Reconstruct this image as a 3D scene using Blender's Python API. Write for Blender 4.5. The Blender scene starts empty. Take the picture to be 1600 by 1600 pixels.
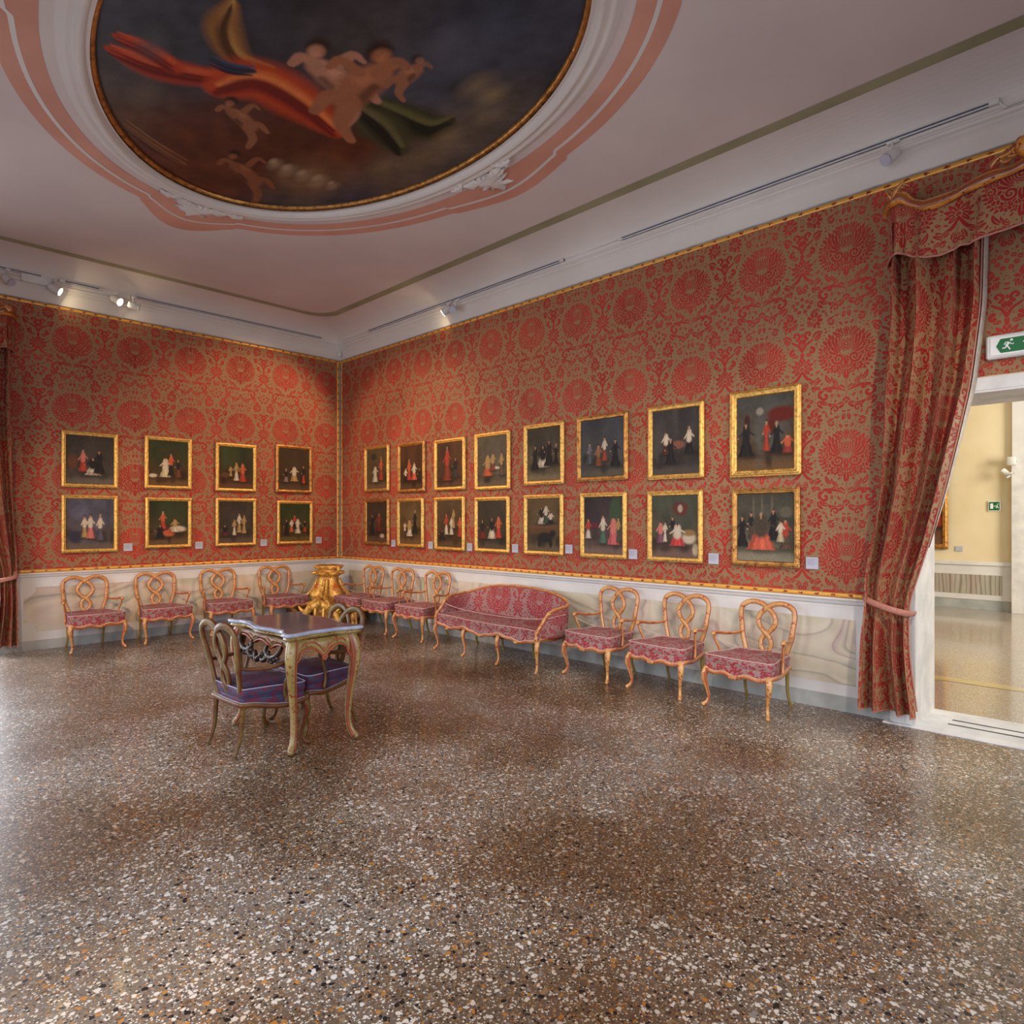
import bpy, math, random
import numpy as np
from mathutils import Vector, Matrix
random.seed(5); rng = np.random.default_rng(7)
C = bpy.context.scene.collection
PI = math.pi
# ---------------------------------------------------------------- camera
F = 1010.; CX = 800.; HY = 812.
XR = (0.7146835, -0.6994480); YR = (0.6994480, 0.7146835)
CAM = (9.436375, -5.615500, 1.55)
cam_d = bpy.data.cameras.new('camera'); cam = bpy.data.objects.new('camera', cam_d); C.objects.link(cam)
cam.location = CAM; cam.rotation_euler = (PI/2, 0, math.atan2(0.69945, 0.71468))
cam_d.sensor_width = 36; cam_d.lens = F/1600*36; cam_d.shift_y = 12/1600; cam_d.clip_start = .05
bpy.context.scene.camera = cam
sc = bpy.context.scene
sc.view_settings.view_transform = 'Standard'; sc.view_settings.look = 'None'
sc.view_settings.gamma = 1; sc.view_settings.use_curve_mapping = False
sc.view_settings.exposure = 0.0
sc.cycles.max_bounces = 8; sc.cycles.diffuse_bounces = 5; sc.cycles.glossy_bounces = 4
sc.cycles.sample_clamp_indirect = 4; sc.cycles.use_denoising = True
sc.cycles.caustics_reflective = False; sc.cycles.caustics_refractive = False
# ---------------------------------------------------------------- light
w = bpy.data.worlds.new('world'); sc.world = w; w.use_nodes = True
w.node_tree.nodes['Background'].inputs[0].default_value = (.62, .76, 1, 1)
w.node_tree.nodes['Background'].inputs[1].default_value = 1.5
def area(name, loc, target, sx, sy, power, col, spread=PI):
    l = bpy.data.lights.new(name, 'AREA'); l.shape = 'RECTANGLE'; l.size = sx; l.size_y = sy
    l.energy = power; l.color = col; l.spread = spread
    o = bpy.data.objects.new(name, l); C.objects.link(o); o.location = loc
    o.rotation_euler = (Vector(target)-Vector(loc)).to_track_quat('-Z', 'Y').to_euler(); return o
def spot(name, loc, target, power, col, ang, blend=.6, size=.04):
    l = bpy.data.lights.new(name, 'SPOT'); l.energy = power; l.color = col
    l.spot_size = math.radians(ang); l.spot_blend = blend; l.shadow_soft_size = size
    o = bpy.data.objects.new(name, l); C.objects.link(o); o.location = loc
    o.rotation_euler = (Vector(target)-Vector(loc)).to_track_quat('-Z', 'Y').to_euler(); return o
DAY = (.90, .94, 1.0); WARM = (1.0, .66, .36); MILD = (1.0, .84, .66)
# daylight through the three tall windows of the near long wall and the two of the near short wall
for i, x in enumerate((2.2, 5.2, 8.2)):
    area('window_and_fill_light', (x, -6.52, 1.9), (x, -2.4, .0), 1.2, 2.6, (44, 39, 44)[i], DAY, 2.3)
for i, y in enumerate((-1.9, -4.4)):
    area('window_and_fill_light', (10.37, y, 1.9), (5, y+.5, .3), 1.2, 2.6, (36, 32)[i], DAY, 2.3)
area('doorway_daylight', (-.5, -5.0, 1.25), (4, -4.2, 0), 1.1, 2.3, 120, DAY)
area('window_and_fill_light', (12.4, 5.0, 2.4), (7, 6.5, 1.2), 2.5, 2.6, 520, (1, .93, .80))  # unseen lamp added to brighten the next room, its wall has no window
area('window_and_fill_light', (9.5, 1.2, 4.2), (9, 3.5, 0), 2.0, .8, 45, (.85, .92, 1))  # unseen area lamp hung below the next room's ceiling, no window there
# spotlights on the ceiling tracks; the last one is an addition
SPOTS = [((0.16,-3.85,4.27),(1.9,0,2.2),300,WARM,50), ((0.16,-3.22,4.30),(4.0,0,1.6),240,WARM,58),
         ((2.80,-.16,4.27),(0,-1.5,2.6),290,WARM,58), ((6.4,-6.3,4.27),(0,-1.7,.7),500,WARM,32),
         ((7.4,-6.3,4.27),(0,-3.3,.7),520,WARM,28), ((5.2,-6.3,4.27),(1.9,0,.8),330,WARM,38),
         ((10.15,-3.4,4.27),(7.3,0,1.0),330,MILD,50), ((10.15,-5.0,4.27),(4.8,0,.8),400,MILD,36),
         ((8.6,-6.3,4.27),(7.25,-5.2,0),260,(1,.62,.26),17)]  # added warm beam, puts a patch of light on the near floor
for p, t, e, c, a in SPOTS: spot('spot_beam', p, t, e, c, a)
# ---------------------------------------------------------------- measuring
def P(px, py, x=None, y=None, z=None):
    r = (px-CX)/F; h = (HY-py)/F
    v = (r*XR[0]+XR[1], r*YR[0]+YR[1], h)
    t = (x-CAM[0])/v[0] if x is not None else (y-CAM[1])/v[1] if y is not None else (z-CAM[2])/v[2]
    return tuple(CAM[i]+t*v[i] for i in range(3))
# ---------------------------------------------------------------- materials
def new_mat(name):
    m = bpy.data.materials.new(name); m.use_nodes = True
    return m, m.node_tree.nodes, m.node_tree.links, m.node_tree.nodes['Principled BSDF']
def N(ns, kind, **kw):
    n = ns.new(kind)
    for k, v in kw.items(): setattr(n, k, v)
    return n
def ramp(ns, stops, interp='LINEAR'):
    n = ns.new('ShaderNodeValToRGB'); cr = n.color_ramp; cr.interpolation = interp
    while len(cr.elements) < len(stops): cr.elements.new(.5)
    for e, (p, c) in zip(cr.elements, stops): e.position = p; e.color = (*c, 1)
    return n
def coords(ns, ls, scale=(1,1,1), obj=True):
    t = ns.new('ShaderNodeTexCoord'); mp = ns.new('ShaderNodeMapping'); mp.inputs['Scale'].default_value = scale
    ls.new(t.outputs['Object'], mp.inputs[0]); return mp.outputs[0]
def noise_mat(name, c1, c2, scale=6, rough=.6, metal=0, bump=0, bscale=None, sc3=(1,1,1), lo=.35, hi=.65, detail=5, coat=0):
    m, ns, ls, b = new_mat(name); co = coords(ns, ls, sc3)
    n = N(ns, 'ShaderNodeTexNoise'); n.inputs['Scale'].default_value = scale; n.inputs['Detail'].default_value = detail
    ls.new(co, n.inputs['Vector']); r = ramp(ns, [(lo, c1), (hi, c2)])
    ls.new(n.outputs['Fac'], r.inputs[0]); ls.new(r.outputs[0], b.inputs['Base Color'])
    b.inputs['Roughness'].default_value = rough; b.inputs['Metallic'].default_value = metal
    b.inputs['Coat Weight'].default_value = coat; b.inputs['Coat Roughness'].default_value = .15
    if bump:
        n2 = N(ns, 'ShaderNodeTexNoise'); n2.inputs['Scale'].default_value = bscale or scale*4; ls.new(co, n2.inputs['Vector'])
        bp = N(ns, 'ShaderNodeBump'); bp.inputs['Strength'].default_value = bump; bp.inputs['Distance'].default_value = .01
        ls.new(n2.outputs['Fac'], bp.inputs['Height']); ls.new(bp.outputs[0], b.inputs['Normal'])
    return m
def mix(ns, ls, fac, a, b):
    n = N(ns, 'ShaderNodeMix', data_type='RGBA')
    for sock, v in ((n.inputs[0], fac), (n.inputs[6], a), (n.inputs[7], b)):
        if isinstance(v, (tuple, list)): sock.default_value = (*v, 1)
        elif isinstance(v, float): sock.default_value = v
        else: ls.new(v, sock)
    return n.outputs[2]
def mth(ns, ls, op, a, b=None, c=None, clamp=False):
    n = N(ns, 'ShaderNodeMath', operation=op, use_clamp=clamp)
    for i, v in enumerate((a, b, c)):
        if v is None: continue
        if isinstance(v, (int, float)): n.inputs[i].default_value = v
        else: ls.new(v, n.inputs[i])
    return n.outputs[0]
def damask_mat(name, ground, red, dark, sheen=.35):
    """woven pattern: the motif is a per-vertex field, thresholded here"""
    m, ns, ls, b = new_mat(name)
    a = N(ns, 'ShaderNodeAttribute', attribute_name='damask')
    mr = N(ns, 'ShaderNodeMapRange', interpolation_type='SMOOTHSTEP')
    mr.inputs[1].default_value = .40; mr.inputs[2].default_value = .60; ls.new(a.outputs['Fac'], mr.inputs[0])
    co = coords(ns, ls)
    n1 = N(ns, 'ShaderNodeTexNoise'); n1.inputs['Scale'].default_value = 2.2; n1.inputs['Detail'].default_value = 3; ls.new(co, n1.inputs['Vector'])
    n2 = N(ns, 'ShaderNodeTexNoise'); n2.inputs['Scale'].default_value = 130; ls.new(co, n2.inputs['Vector'])
    r1 = ramp(ns, [(.35, red), (.7, dark)]); ls.new(n1.outputs['Fac'], r1.inputs[0])
    g = mix(ns, ls, n2.outputs['Fac'], tuple(v*.72 for v in ground), tuple(min(1, v*1.25) for v in ground))
    col = mix(ns, ls, mr.outputs[0], g, r1.outputs[0])
    ls.new(col, b.inputs['Base Color'])
    rr = N(ns, 'ShaderNodeMapRange'); ls.new(mr.outputs[0], rr.inputs[0]); rr.inputs[3].default_value = .55; rr.inputs[4].default_value = .70; b.inputs['Specular IOR Level'].default_value = .3
    ls.new(rr.outputs[0], b.inputs['Roughness'])
    b.inputs['Sheen Weight'].default_value = sheen; b.inputs['Sheen Roughness'].default_value = .4
    bp = N(ns, 'ShaderNodeBump'); bp.inputs['Strength'].default_value = .35; bp.inputs['Distance'].default_value = .003
    ls.new(mr.outputs[0], bp.inputs['Height']); ls.new(bp.outputs[0], b.inputs['Normal'])
    return m
M = {}
M['damask'] = damask_mat("red_damask", (.28,.160,.075), (.43,.036,.024), (.29,.018,.013), .0)
M['damask_curtain'] = damask_mat('curtain_damask', (.32,.18,.085), (.36,.020,.018), (.26,.010,.010), .06)
M['damask_seat'] = damask_mat('rose_damask', (.34,.20,.185), (.36,.040,.052), (.25,.025,.038), .05)
M['damask_blue'] = damask_mat('violet_damask', (.045,.038,.085), (.15,.018,.045), (.10,.012,.035), .04)
M['braid'] = noise_mat('rose_braid', (.36,.13,.09), (.50,.22,.16), 120, .6)
M['lining'] = noise_mat('pale_lining', (.55,.50,.42), (.68,.62,.54), 20, .7)
M['piping'] = noise_mat('pink_piping', (.58,.36,.34), (.72,.48,.44), 90, .7)
M['piping_blue'] = noise_mat('lilac_piping', (.30,.28,.40), (.42,.38,.50), 90, .6)
M['plaster'] = noise_mat('ceiling_plaster', (.60,.52,.49), (.68,.60,.55), .8, .85, bump=.08, bscale=18, detail=8)
M['white_paint'] = noise_mat('white_paint', (.66,.65,.64), (.74,.73,.72), 3, .55, bump=.03)
M['stucco'] = noise_mat('white_stucco', (.66,.61,.56), (.71,.66,.61), 1.4, .75, bump=.08, bscale=30)
M['pink_paint'] = noise_mat('salmon_paint', (.58,.27,.185), (.66,.33,.23), 1.6, .85, detail=8)
M['olive_paint'] = noise_mat('olive_paint', (.29,.275,.155), (.36,.34,.205), 2, .85, detail=8)
M['grey_base'] = noise_mat('grey_stone_paint', (.34,.36,.35), (.46,.47,.45), 5, .5, detail=8)
M['stone'] = noise_mat('white_istrian_stone', (.58,.58,.57), (.74,.73,.71), 5, .65, bump=.25, bscale=35, detail=9)
M['stone_dark'] = noise_mat('weathered_stone', (.30,.31,.32), (.52,.52,.52), 6, .7, bump=.25, bscale=35, detail=9)
M['yellow_wall'] = noise_mat('pale_yellow_plaster', (.72,.60,.37), (.80,.69,.46), 1.3, .8, detail=8)
M['warm_wall'] = noise_mat('red_cloth_wall', (.26,.10,.07), (.34,.09,.06), 4, .8)
M['fixture'] = noise_mat('white_fixture', (.62,.61,.58), (.70,.69,.66), 12, .4)
M['slot'] = noise_mat('dark_slot', (.05,.05,.09), (.08,.08,.14), 12, .5)
M['plaque'] = noise_mat('grey_plaque', (.42,.42,.50), (.48,.48,.56), 8, .4)
M['ink'] = noise_mat('grey_ink', (.18,.18,.24), (.24,.24,.3), 60, .6)
M['black'] = noise_mat('black_rubber', (.02,.02,.025), (.05,.05,.06), 30, .6)
M['green'] = noise_mat('sign_green', (.0,.12,.025), (.0,.14,.035), 5, .4)
M['sign_white'] = noise_mat('sign_white', (.75,.78,.76), (.82,.85,.83), 5, .4)
M['dark_red'] = noise_mat('red_brown_lacquer', (.26,.05,.02), (.38,.09,.03), 18, .4)
M['glow'] = None
def glow(name, col, s):
    m, ns, ls, b = new_mat(name); b.inputs['Base Color'].default_value = (*col, 1)
    b.inputs['Emission Color'].default_value = (*col, 1); b.inputs['Emission Strength'].default_value = s; return m
M['glow'] = glow('lit_bulb', (1, .82, .5), 60)
def gilt_mat(name, a=(.78,.46,.12), d=(.42,.20,.045), rough=.34, scale=34, metal=.75, bump=.5):
    return noise_mat(name, d, a, scale, rough, metal, bump, scale*2.2, lo=.30, hi=.55)
M['gilt'] = gilt_mat('gilded_frame')
M['gilt_bright'] = gilt_mat('bright_gilding', (.92,.56,.14), (.55,.22,.04), .38, 30, .5, .8)
M['gilt_old'] = gilt_mat('aged_gilding', (.55,.27,.07), (.22,.08,.02), .36, 22)
M['gilt_dark'] = gilt_mat('dark_carved_wood', (.035,.016,.006), (.012,.006,.003), .45, 22, 0)
M['orange_patch'] = noise_mat('vermilion_lacquer', (.62,.10,.02), (.75,.16,.03), 14, .4)
def painted_wood(name, base, base2, red, th=.60, rough=.36):
    """lacquered frame: ochre body, red lines on the rims, small red sprays"""
    m, ns, ls, b = new_mat(name); co = coords(ns, ls)
    n1 = N(ns, 'ShaderNodeTexNoise'); n1.inputs['Scale'].default_value = 9; ls.new(co, n1.inputs['Vector'])
    n2 = N(ns, 'ShaderNodeTexNoise'); n2.inputs['Scale'].default_value = 48; n2.inputs['Detail'].default_value = 3; ls.new(co, n2.inputs['Vector'])
    r1 = ramp(ns, [(.35, base2), (.62, base)]); ls.new(n1.outputs['Fac'], r1.inputs[0])
    a = N(ns, 'ShaderNodeAttribute', attribute_name='rim')
    s = N(ns, 'ShaderNodeMapRange', interpolation_type='SMOOTHSTEP'); s.inputs[1].default_value = th-.02; s.inputs[2].default_value = th+.05
    ls.new(n2.outputs['Fac'], s.inputs[0])
    e = N(ns, 'ShaderNodeMapRange', interpolation_type='SMOOTHSTEP'); e.inputs[1].default_value = .74; e.inputs[2].default_value = .93
    ls.new(a.outputs['Fac'], e.inputs[0])
    f = mth(ns, ls, 'MAXIMUM', s.outputs[0], mth(ns, ls, 'MULTIPLY', e.outputs[0], .8))
    ls.new(mix(ns, ls, f, r1.outputs[0], red), b.inputs['Base Color'])
    b.inputs['Roughness'].default_value = rough; b.inputs['Coat Weight'].default_value = .35 if rough < .4 else .1; b.inputs['Coat Roughness'].default_value = .25; b.inputs['Specular IOR Level'].default_value = .5 if rough < .4 else .3
    return m
M['wood'] = painted_wood('ochre_lacquered_wood', (.64,.36,.13), (.56,.24,.07), (.36,.045,.018), .585)
M['wood_olive'] = painted_wood('olive_lacquered_wood', (.17,.105,.025), (.10,.055,.012), (.13,.018,.008), .60, .45)
M['wood_cream'] = painted_wood('cream_lacquered_wood', (.34,.25,.085), (.25,.17,.045), (.22,.025,.012), .60)
M['plain_wood'] = noise_mat('yellow_olive_wood', (.26,.18,.04), (.34,.25,.07), 12, .4)
def trim_mat():
    m, ns, ls, b = new_mat('gilt_border_with_sprays'); t = N(ns, 'ShaderNodeAttribute', attribute_name='run')
    u = mth(ns, ls, 'SUBTRACT', mth(ns, ls, 'FRACT', mth(ns, ls, 'DIVIDE', t.outputs['Fac'], .13)), .5)
    v = N(ns, 'ShaderNodeAttribute', attribute_name='across')
    du = mth(ns, ls, 'MULTIPLY', u, 3.3); dv = mth(ns, ls, 'MULTIPLY', mth(ns, ls, 'SUBTRACT', v.outputs['Fac'], .5), 2.0)
    d = mth(ns, ls, 'ADD', mth(ns, ls, 'MULTIPLY', du, du), mth(ns, ls, 'MULTIPLY', dv, dv))
    co = coords(ns, ls); n2 = N(ns, 'ShaderNodeTexNoise'); n2.inputs['Scale'].default_value = 95; ls.new(co, n2.inputs['Vector'])
    d2 = mth(ns, ls, 'ADD', d, mth(ns, ls, 'MULTIPLY', mth(ns, ls, 'SUBTRACT', n2.outputs['Fac'], .5), 1.6))
    s = N(ns, 'ShaderNodeMapRange', interpolation_type='SMOOTHSTEP'); s.inputs[1].default_value = .24; s.inputs[2].default_value = .16; ls.new(d2, s.inputs[0])
    e = N(ns, 'ShaderNodeMapRange'); e.inputs[1].default_value = .90; e.inputs[2].default_value = .96; ls.new(mth(ns, ls, 'ABSOLUTE', dv), e.inputs[0])
    f = mth(ns, ls, 'MAXIMUM', s.outputs[0], mth(ns, ls, 'MULTIPLY', e.outputs[0], .7))
    ls.new(mix(ns, ls, f, (.74,.36,.06), (.22,.03,.01)), b.inputs['Base Color'])
    b.inputs['Roughness'].default_value = .35; b.inputs['Metallic'].default_value = .25; return m
M['trim'] = trim_mat()
def marble_mat(name, stops, sc3, dist=6, scale=1.0, seed=0., dirn='DIAGONAL'):
    m, ns, ls, b = new_mat(name); co = coords(ns, ls, sc3)
    mp = N(ns, 'ShaderNodeMapping'); mp.inputs['Location'].default_value = (seed, seed*1.7, seed*.3); ls.new(co, mp.inputs[0])
    n = N(ns, 'ShaderNodeTexNoise'); n.inputs['Scale'].default_value = .9; n.inputs['Detail'].default_value = 2.5; n.inputs['Distortion'].default_value = 1.2
    ls.new(mp.outputs[0], n.inputs['Vector'])
    w_ = N(ns, 'ShaderNodeTexWave', bands_direction=dirn); w_.inputs['Scale'].default_value = scale; w_.inputs['Distortion'].default_value = dist
    w_.inputs['Detail'].default_value = 2; w_.inputs['Detail Scale'].default_value = .9; ls.new(mp.outputs[0], w_.inputs['Vector'])
    r = ramp(ns, stops); ls.new(w_.outputs['Fac'], r.inputs[0])
    r2 = ramp(ns, [(.3, (.52,.46,.38)), (.42, (.44,.33,.33)), (.52, (.56,.53,.44)), (.62, (.38,.41,.34)), (.72, (.60,.52,.36))])
    ls.new(n.outputs['Fac'], r2.inputs[0])
    ls.new(mix(ns, ls, .35, r.outputs[0], r2.outputs[0]), b.inputs['Base Color'])
    b.inputs['Roughness'].default_value = .4; return m
def agate_mat(name):
    m, ns, ls, b = new_mat(name); co = coords(ns, ls, (.9,.9,1.1))
    n = N(ns, 'ShaderNodeTexNoise'); n.inputs['Scale'].default_value = .95; n.inputs['Detail'].default_value = 2; n.inputs['Roughness'].default_value = .4; n.inputs['Distortion'].default_value = .9; ls.new(co, n.inputs['Vector'])
    r = ramp(ns, [(.28,(.60,.52,.36)),(.36,(.66,.60,.46)),(.375,(.22,.20,.17)),(.39,(.52,.50,.36)),(.44,(.70,.64,.52)),(.47,(.66,.58,.48)),(.478,(.24,.15,.17)),(.49,(.50,.38,.37)),(.53,(.72,.66,.54)),(.56,(.40,.43,.32)),(.57,(.16,.18,.14)),(.585,(.60,.56,.42)),(.63,(.70,.60,.44)),(.66,(.42,.32,.34)),(.68,(.66,.58,.50)),(.75,(.58,.50,.36))])
    ls.new(n.outputs['Fac'], r.inputs[0]); n2 = N(ns, 'ShaderNodeTexNoise'); n2.inputs['Scale'].default_value = 7; n2.inputs['Detail'].default_value = 6; ls.new(co, n2.inputs['Vector'])
    r2 = ramp(ns, [(.3, (.48,.44,.40)), (.6, (.66,.60,.50))]); ls.new(n2.outputs['Fac'], r2.inputs[0])
    n3 = N(ns, 'ShaderNodeTexNoise'); n3.inputs['Scale'].default_value = 1.7; n3.inputs['Detail'].default_value = 4; n3.inputs['Distortion'].default_value = .7; mp3 = N(ns, 'ShaderNodeMapping'); mp3.inputs['Location'].default_value = (4, 7, 2); ls.new(co, mp3.inputs[0]); ls.new(mp3.outputs[0], n3.inputs['Vector'])
    r3 = ramp(ns, [(.32,(.42,.28,.28)),(.42,(.62,.50,.38)),(.50,(.70,.64,.52)),(.58,(.42,.44,.31)),(.68,(.64,.50,.30))]); ls.new(n3.outputs['Fac'], r3.inputs[0])
    ls.new(mix(ns, ls, .15, mix(ns, ls, .42, r.outputs[0], r3.outputs[0]), r2.outputs[0]), b.inputs['Base Color']); b.inputs['Roughness'].default_value = .45; return m
M['marble'] = agate_mat('painted_marble')
M['marble_next'] = marble_mat('striped_agate', [(0,(.10,.08,.06)),(.1,(.30,.24,.16)),(.35,(.46,.42,.32)),(.6,(.30,.29,.24)),(.85,(.50,.45,.34)),(1,(.18,.16,.14))], (1.7,1.7,.6), 6, 1.3, 1.4, 'X')
def terrazzo(name, s1, coat, warm, rough=.42, fine=False):
    m, ns, ls, b = new_mat(name); co = coords(ns, ls)
    def layer(scale, stops, lo, hi, rnd=1.):
        wv = N(ns, 'ShaderNodeTexNoise'); wv.inputs['Scale'].default_value = scale*.7; wv.inputs['Detail'].default_value = 2; ls.new(co, wv.inputs['Vector'])
        ad = N(ns, 'ShaderNodeVectorMath', operation='MULTIPLY_ADD'); ls.new(wv.outputs['Color'], ad.inputs[0])
        ad.inputs[1].default_value = (1.1/scale,)*3; ls.new(co, ad.inputs[2])
        v = N(ns, 'ShaderNodeTexVoronoi', feature='F1'); v.inputs['Scale'].default_value = scale; v.inputs['Randomness'].default_value = rnd; ls.new(ad.outputs[0], v.inputs['Vector'])
        sp = N(ns, 'ShaderNodeSeparateColor'); ls.new(v.outputs['Color'], sp.inputs[0])
        r = ramp(ns, stops, 'CONSTANT'); ls.new(sp.outputs[0], r.inputs[0])
        rad = mth(ns, ls, 'MULTIPLY_ADD', sp.outputs[1], hi-lo, lo)
        fac = mth(ns, ls, 'MULTIPLY', mth(ns, ls, 'SUBTRACT', rad, v.outputs['Distance']), 14., clamp=True)
        return r.outputs[0], fac
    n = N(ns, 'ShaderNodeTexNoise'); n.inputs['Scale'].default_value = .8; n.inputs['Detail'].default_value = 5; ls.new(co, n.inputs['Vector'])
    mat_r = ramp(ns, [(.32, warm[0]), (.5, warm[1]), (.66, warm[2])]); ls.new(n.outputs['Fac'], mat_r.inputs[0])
    W_, K, O, G, T, B_ = (.80,.76,.70), (.010,.010,.012), (.56,.25,.05), (.30,.28,.27), (.36,.24,.13), (.17,.09,.045)
    c2, f2 = layer(s1*2.3, [(0,W_),(.33,K),(.50,O),(.61,T),(.78,G),(.88,B_)], .24, .64)
    c1, f1 = layer(s1, [(0,W_),(.40,K),(.60,O),(.70,G),(.80,T),(.92,B_)], -.12, .62)
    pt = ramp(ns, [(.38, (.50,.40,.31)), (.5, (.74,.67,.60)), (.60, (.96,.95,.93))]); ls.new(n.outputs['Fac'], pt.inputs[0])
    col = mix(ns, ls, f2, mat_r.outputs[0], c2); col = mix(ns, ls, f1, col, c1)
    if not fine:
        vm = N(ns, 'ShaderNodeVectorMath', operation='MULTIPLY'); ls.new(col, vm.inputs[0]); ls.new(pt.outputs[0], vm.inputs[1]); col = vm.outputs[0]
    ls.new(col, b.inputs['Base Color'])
    b.inputs['Roughness'].default_value = rough; b.inputs['Coat Weight'].default_value = coat; b.inputs['Coat Roughness'].default_value = .10
    nb = N(ns, 'ShaderNodeTexNoise'); nb.inputs['Scale'].default_value = 2.3; nb.inputs['Detail'].default_value = 4; ls.new(co, nb.inputs['Vector'])
    bp = N(ns, 'ShaderNodeBump'); bp.inputs['Strength'].default_value = .12; bp.inputs['Distance'].default_value = .012
    ls.new(nb.outputs['Fac'], bp.inputs['Height']); ls.new(bp.outputs[0], b.inputs['Normal']); ls.new(bp.outputs[0], b.inputs['Coat Normal'])
    return m
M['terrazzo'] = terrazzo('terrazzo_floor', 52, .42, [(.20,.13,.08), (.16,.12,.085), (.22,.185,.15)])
M['terrazzo_fine'] = terrazzo('fine_terrazzo', 140, 1., [(.30,.22,.13), (.27,.20,.13), (.30,.24,.18)], .3, True)
M['yellow_stone'] = noise_mat('yellow_stone_strip', (.45,.33,.11), (.52,.39,.15), 8, .3, coat=.8)
def vcol_mat(name, rough=.6, coat=.0):
    m, ns, ls, b = new_mat(name); a = N(ns, 'ShaderNodeAttribute', attribute_name='paint')
    n = N(ns, 'ShaderNodeTexNoise'); n.inputs['Scale'].default_value = 60; ls.new(coords(ns, ls), n.inputs['Vector'])
    v = N(ns, 'ShaderNodeMapRange'); v.inputs[3].default_value = .8; v.inputs[4].default_value = 1.2; ls.new(n.outputs['Fac'], v.inputs[0])
    mm = N(ns, 'ShaderNodeVectorMath', operation='MULTIPLY'); ls.new(a.outputs['Color'], mm.inputs[0]); ls.new(v.outputs[0], mm.inputs[1])
    ls.new(mm.outputs[0], b.inputs['Base Color']); b.inputs['Roughness'].default_value = rough; b.inputs['Specular IOR Level'].default_value = .22
    b.inputs['Coat Weight'].default_value = coat; b.inputs['Coat Roughness'].default_value = .3; return m
M['oil'] = vcol_mat('oil_paint'); M['oil_ceiling'] = vcol_mat('ceiling_oil_paint', .75, .0)
def top_mat():
    m = noise_mat('violet_brown_marble_top', (.13,.10,.12), (.22,.165,.18), 3, .12, detail=9, sc3=(1,4,1)); return m
M['table_top'] = top_mat()
M['blue_rim'] = noise_mat('pale_blue_rim', (.30,.35,.50), (.42,.46,.58), 20, .3, coat=.5)
# ---------------------------------------------------------------- mesh building
class MB:
    def __init__(s): s.v = []; s.f = []; s.n = 0; s.at = {}; s.mi = []
    def add(s, v, f, mat=0, **at):
        v = np.asarray(v, float).reshape(-1, 3); f = [tuple(int(i)+s.n for i in q) for q in f]
        for k in set(s.at) | set(at):
            s.at.setdefault(k, [np.zeros(s.n)] if s.n else [])
            a = at.get(k); s.at[k].append(np.zeros(len(v)) if a is None else np.asarray(a, float).ravel())
        s.v.append(v); s.f += f; s.mi += [mat]*len(f); s.n += len(v); return s
    def build(s, name, mats, parent=None, smooth=True, kind=None):
        me = bpy.data.meshes.new(name); me.from_pydata(np.concatenate(s.v).tolist(), [], s.f)
        for m in (mats if isinstance(mats, (list, tuple)) else [mats]): me.materials.append(m)
        if any(s.mi): me.polygons.foreach_set('material_index', s.mi)
        if smooth: me.polygons.foreach_set('use_smooth', [True]*len(s.f))
        for k, a in s.at.items():
            t = me.attributes.new(k, 'FLOAT', 'POINT'); t.data.foreach_set('value', np.concatenate(a).astype(np.float32))
        me.update(); o = bpy.data.objects.new(name, me); C.objects.link(o)
        if parent: o.parent = parent
        if kind: o['kind'] = kind
        return o
def grid_f(nu, nv, cu=False, cv=False):
    f = []
    for i in range(nu if cu else nu-1):
        for j in range(nv if cv else nv-1):
            a = i*nv+j; b = ((i+1) % nu)*nv+j; c = ((i+1) % nu)*nv+(j+1) % nv; d = i*nv+(j+1) % nv
            f.append((a, b, c, d))
    return f
def big_grid(name, V, mat, parent=None, attr=None, col=None, flip=False):
    """V: (nu, nv, 3) vertex array"""
    nu, nv = V.shape[:2]; me = bpy.data.meshes.new(name)
    me.vertices.add(nu*nv); me.vertices.foreach_set('co', V.reshape(-1).astype(np.float32))
    i = np.arange(nu-1)[:, None]*nv+np.arange(nv-1)[None, :]; q = np.stack([i, i+nv, i+nv+1, i+1], -1).reshape(-1, 4)
    if flip: q = q[:, ::-1]
    me.loops.add(q.size); me.loops.foreach_set('vertex_index', q.ravel().astype(np.int32))
    me.polygons.add(len(q)); me.polygons.foreach_set('loop_start', (np.arange(len(q))*4).astype(np.int32))
    me.polygons.foreach_set('use_smooth', np.ones(len(q), bool))
    me.materials.append(mat); me.update(calc_edges=True)
    if attr is not None:
        t = me.attributes.new('damask', 'FLOAT', 'POINT'); t.data.foreach_set('value', attr.ravel().astype(np.float32))
    if col is not None:
        t = me.attributes.new('paint', 'FLOAT_COLOR', 'POINT')
        c4 = np.ones((nu*nv, 4), np.float32); c4[:, :3] = col.reshape(-1, 3); t.data.foreach_set('color', c4.ravel())
    o = bpy.data.objects.new(name, me); C.objects.link(o)
    if parent: o.parent = parent
    return o
def box(mb, x0, x1, y0, y1, z0, z1, mat=0, bev=0):
    if bev <= 0:
        v = [(x, y, z) for x in (x0, x1) for y in (y0, y1) for z in (z0, z1)]
        return mb.add(v, [(0,1,3,2),(4,6,7,5),(0,4,5,1),(2,3,7,6),(0,2,6,4),(1,5,7,3)], mat)
    b = bev; rings = [(z0, b), (z0+b, 0), (z1-b, 0), (z1, b)]; v = []
    for z, i in rings:
        for x, y in ((x0+b, y0+i), (x1-b, y0+i), (x1-i, y0+b), (x1-i, y1-b), (x1-b, y1-i), (x0+b, y1-i), (x0+i, y1-b), (x0+i, y0+b)): v.append((x, y, z))
    f = [(k*8+j, k*8+(j+1) % 8, (k+1)*8+(j+1) % 8, (k+1)*8+j) for k in range(3) for j in range(8)]
    return mb.add(v, f+[tuple(range(7, -1, -1)), tuple(range(24, 32))], mat)
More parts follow.
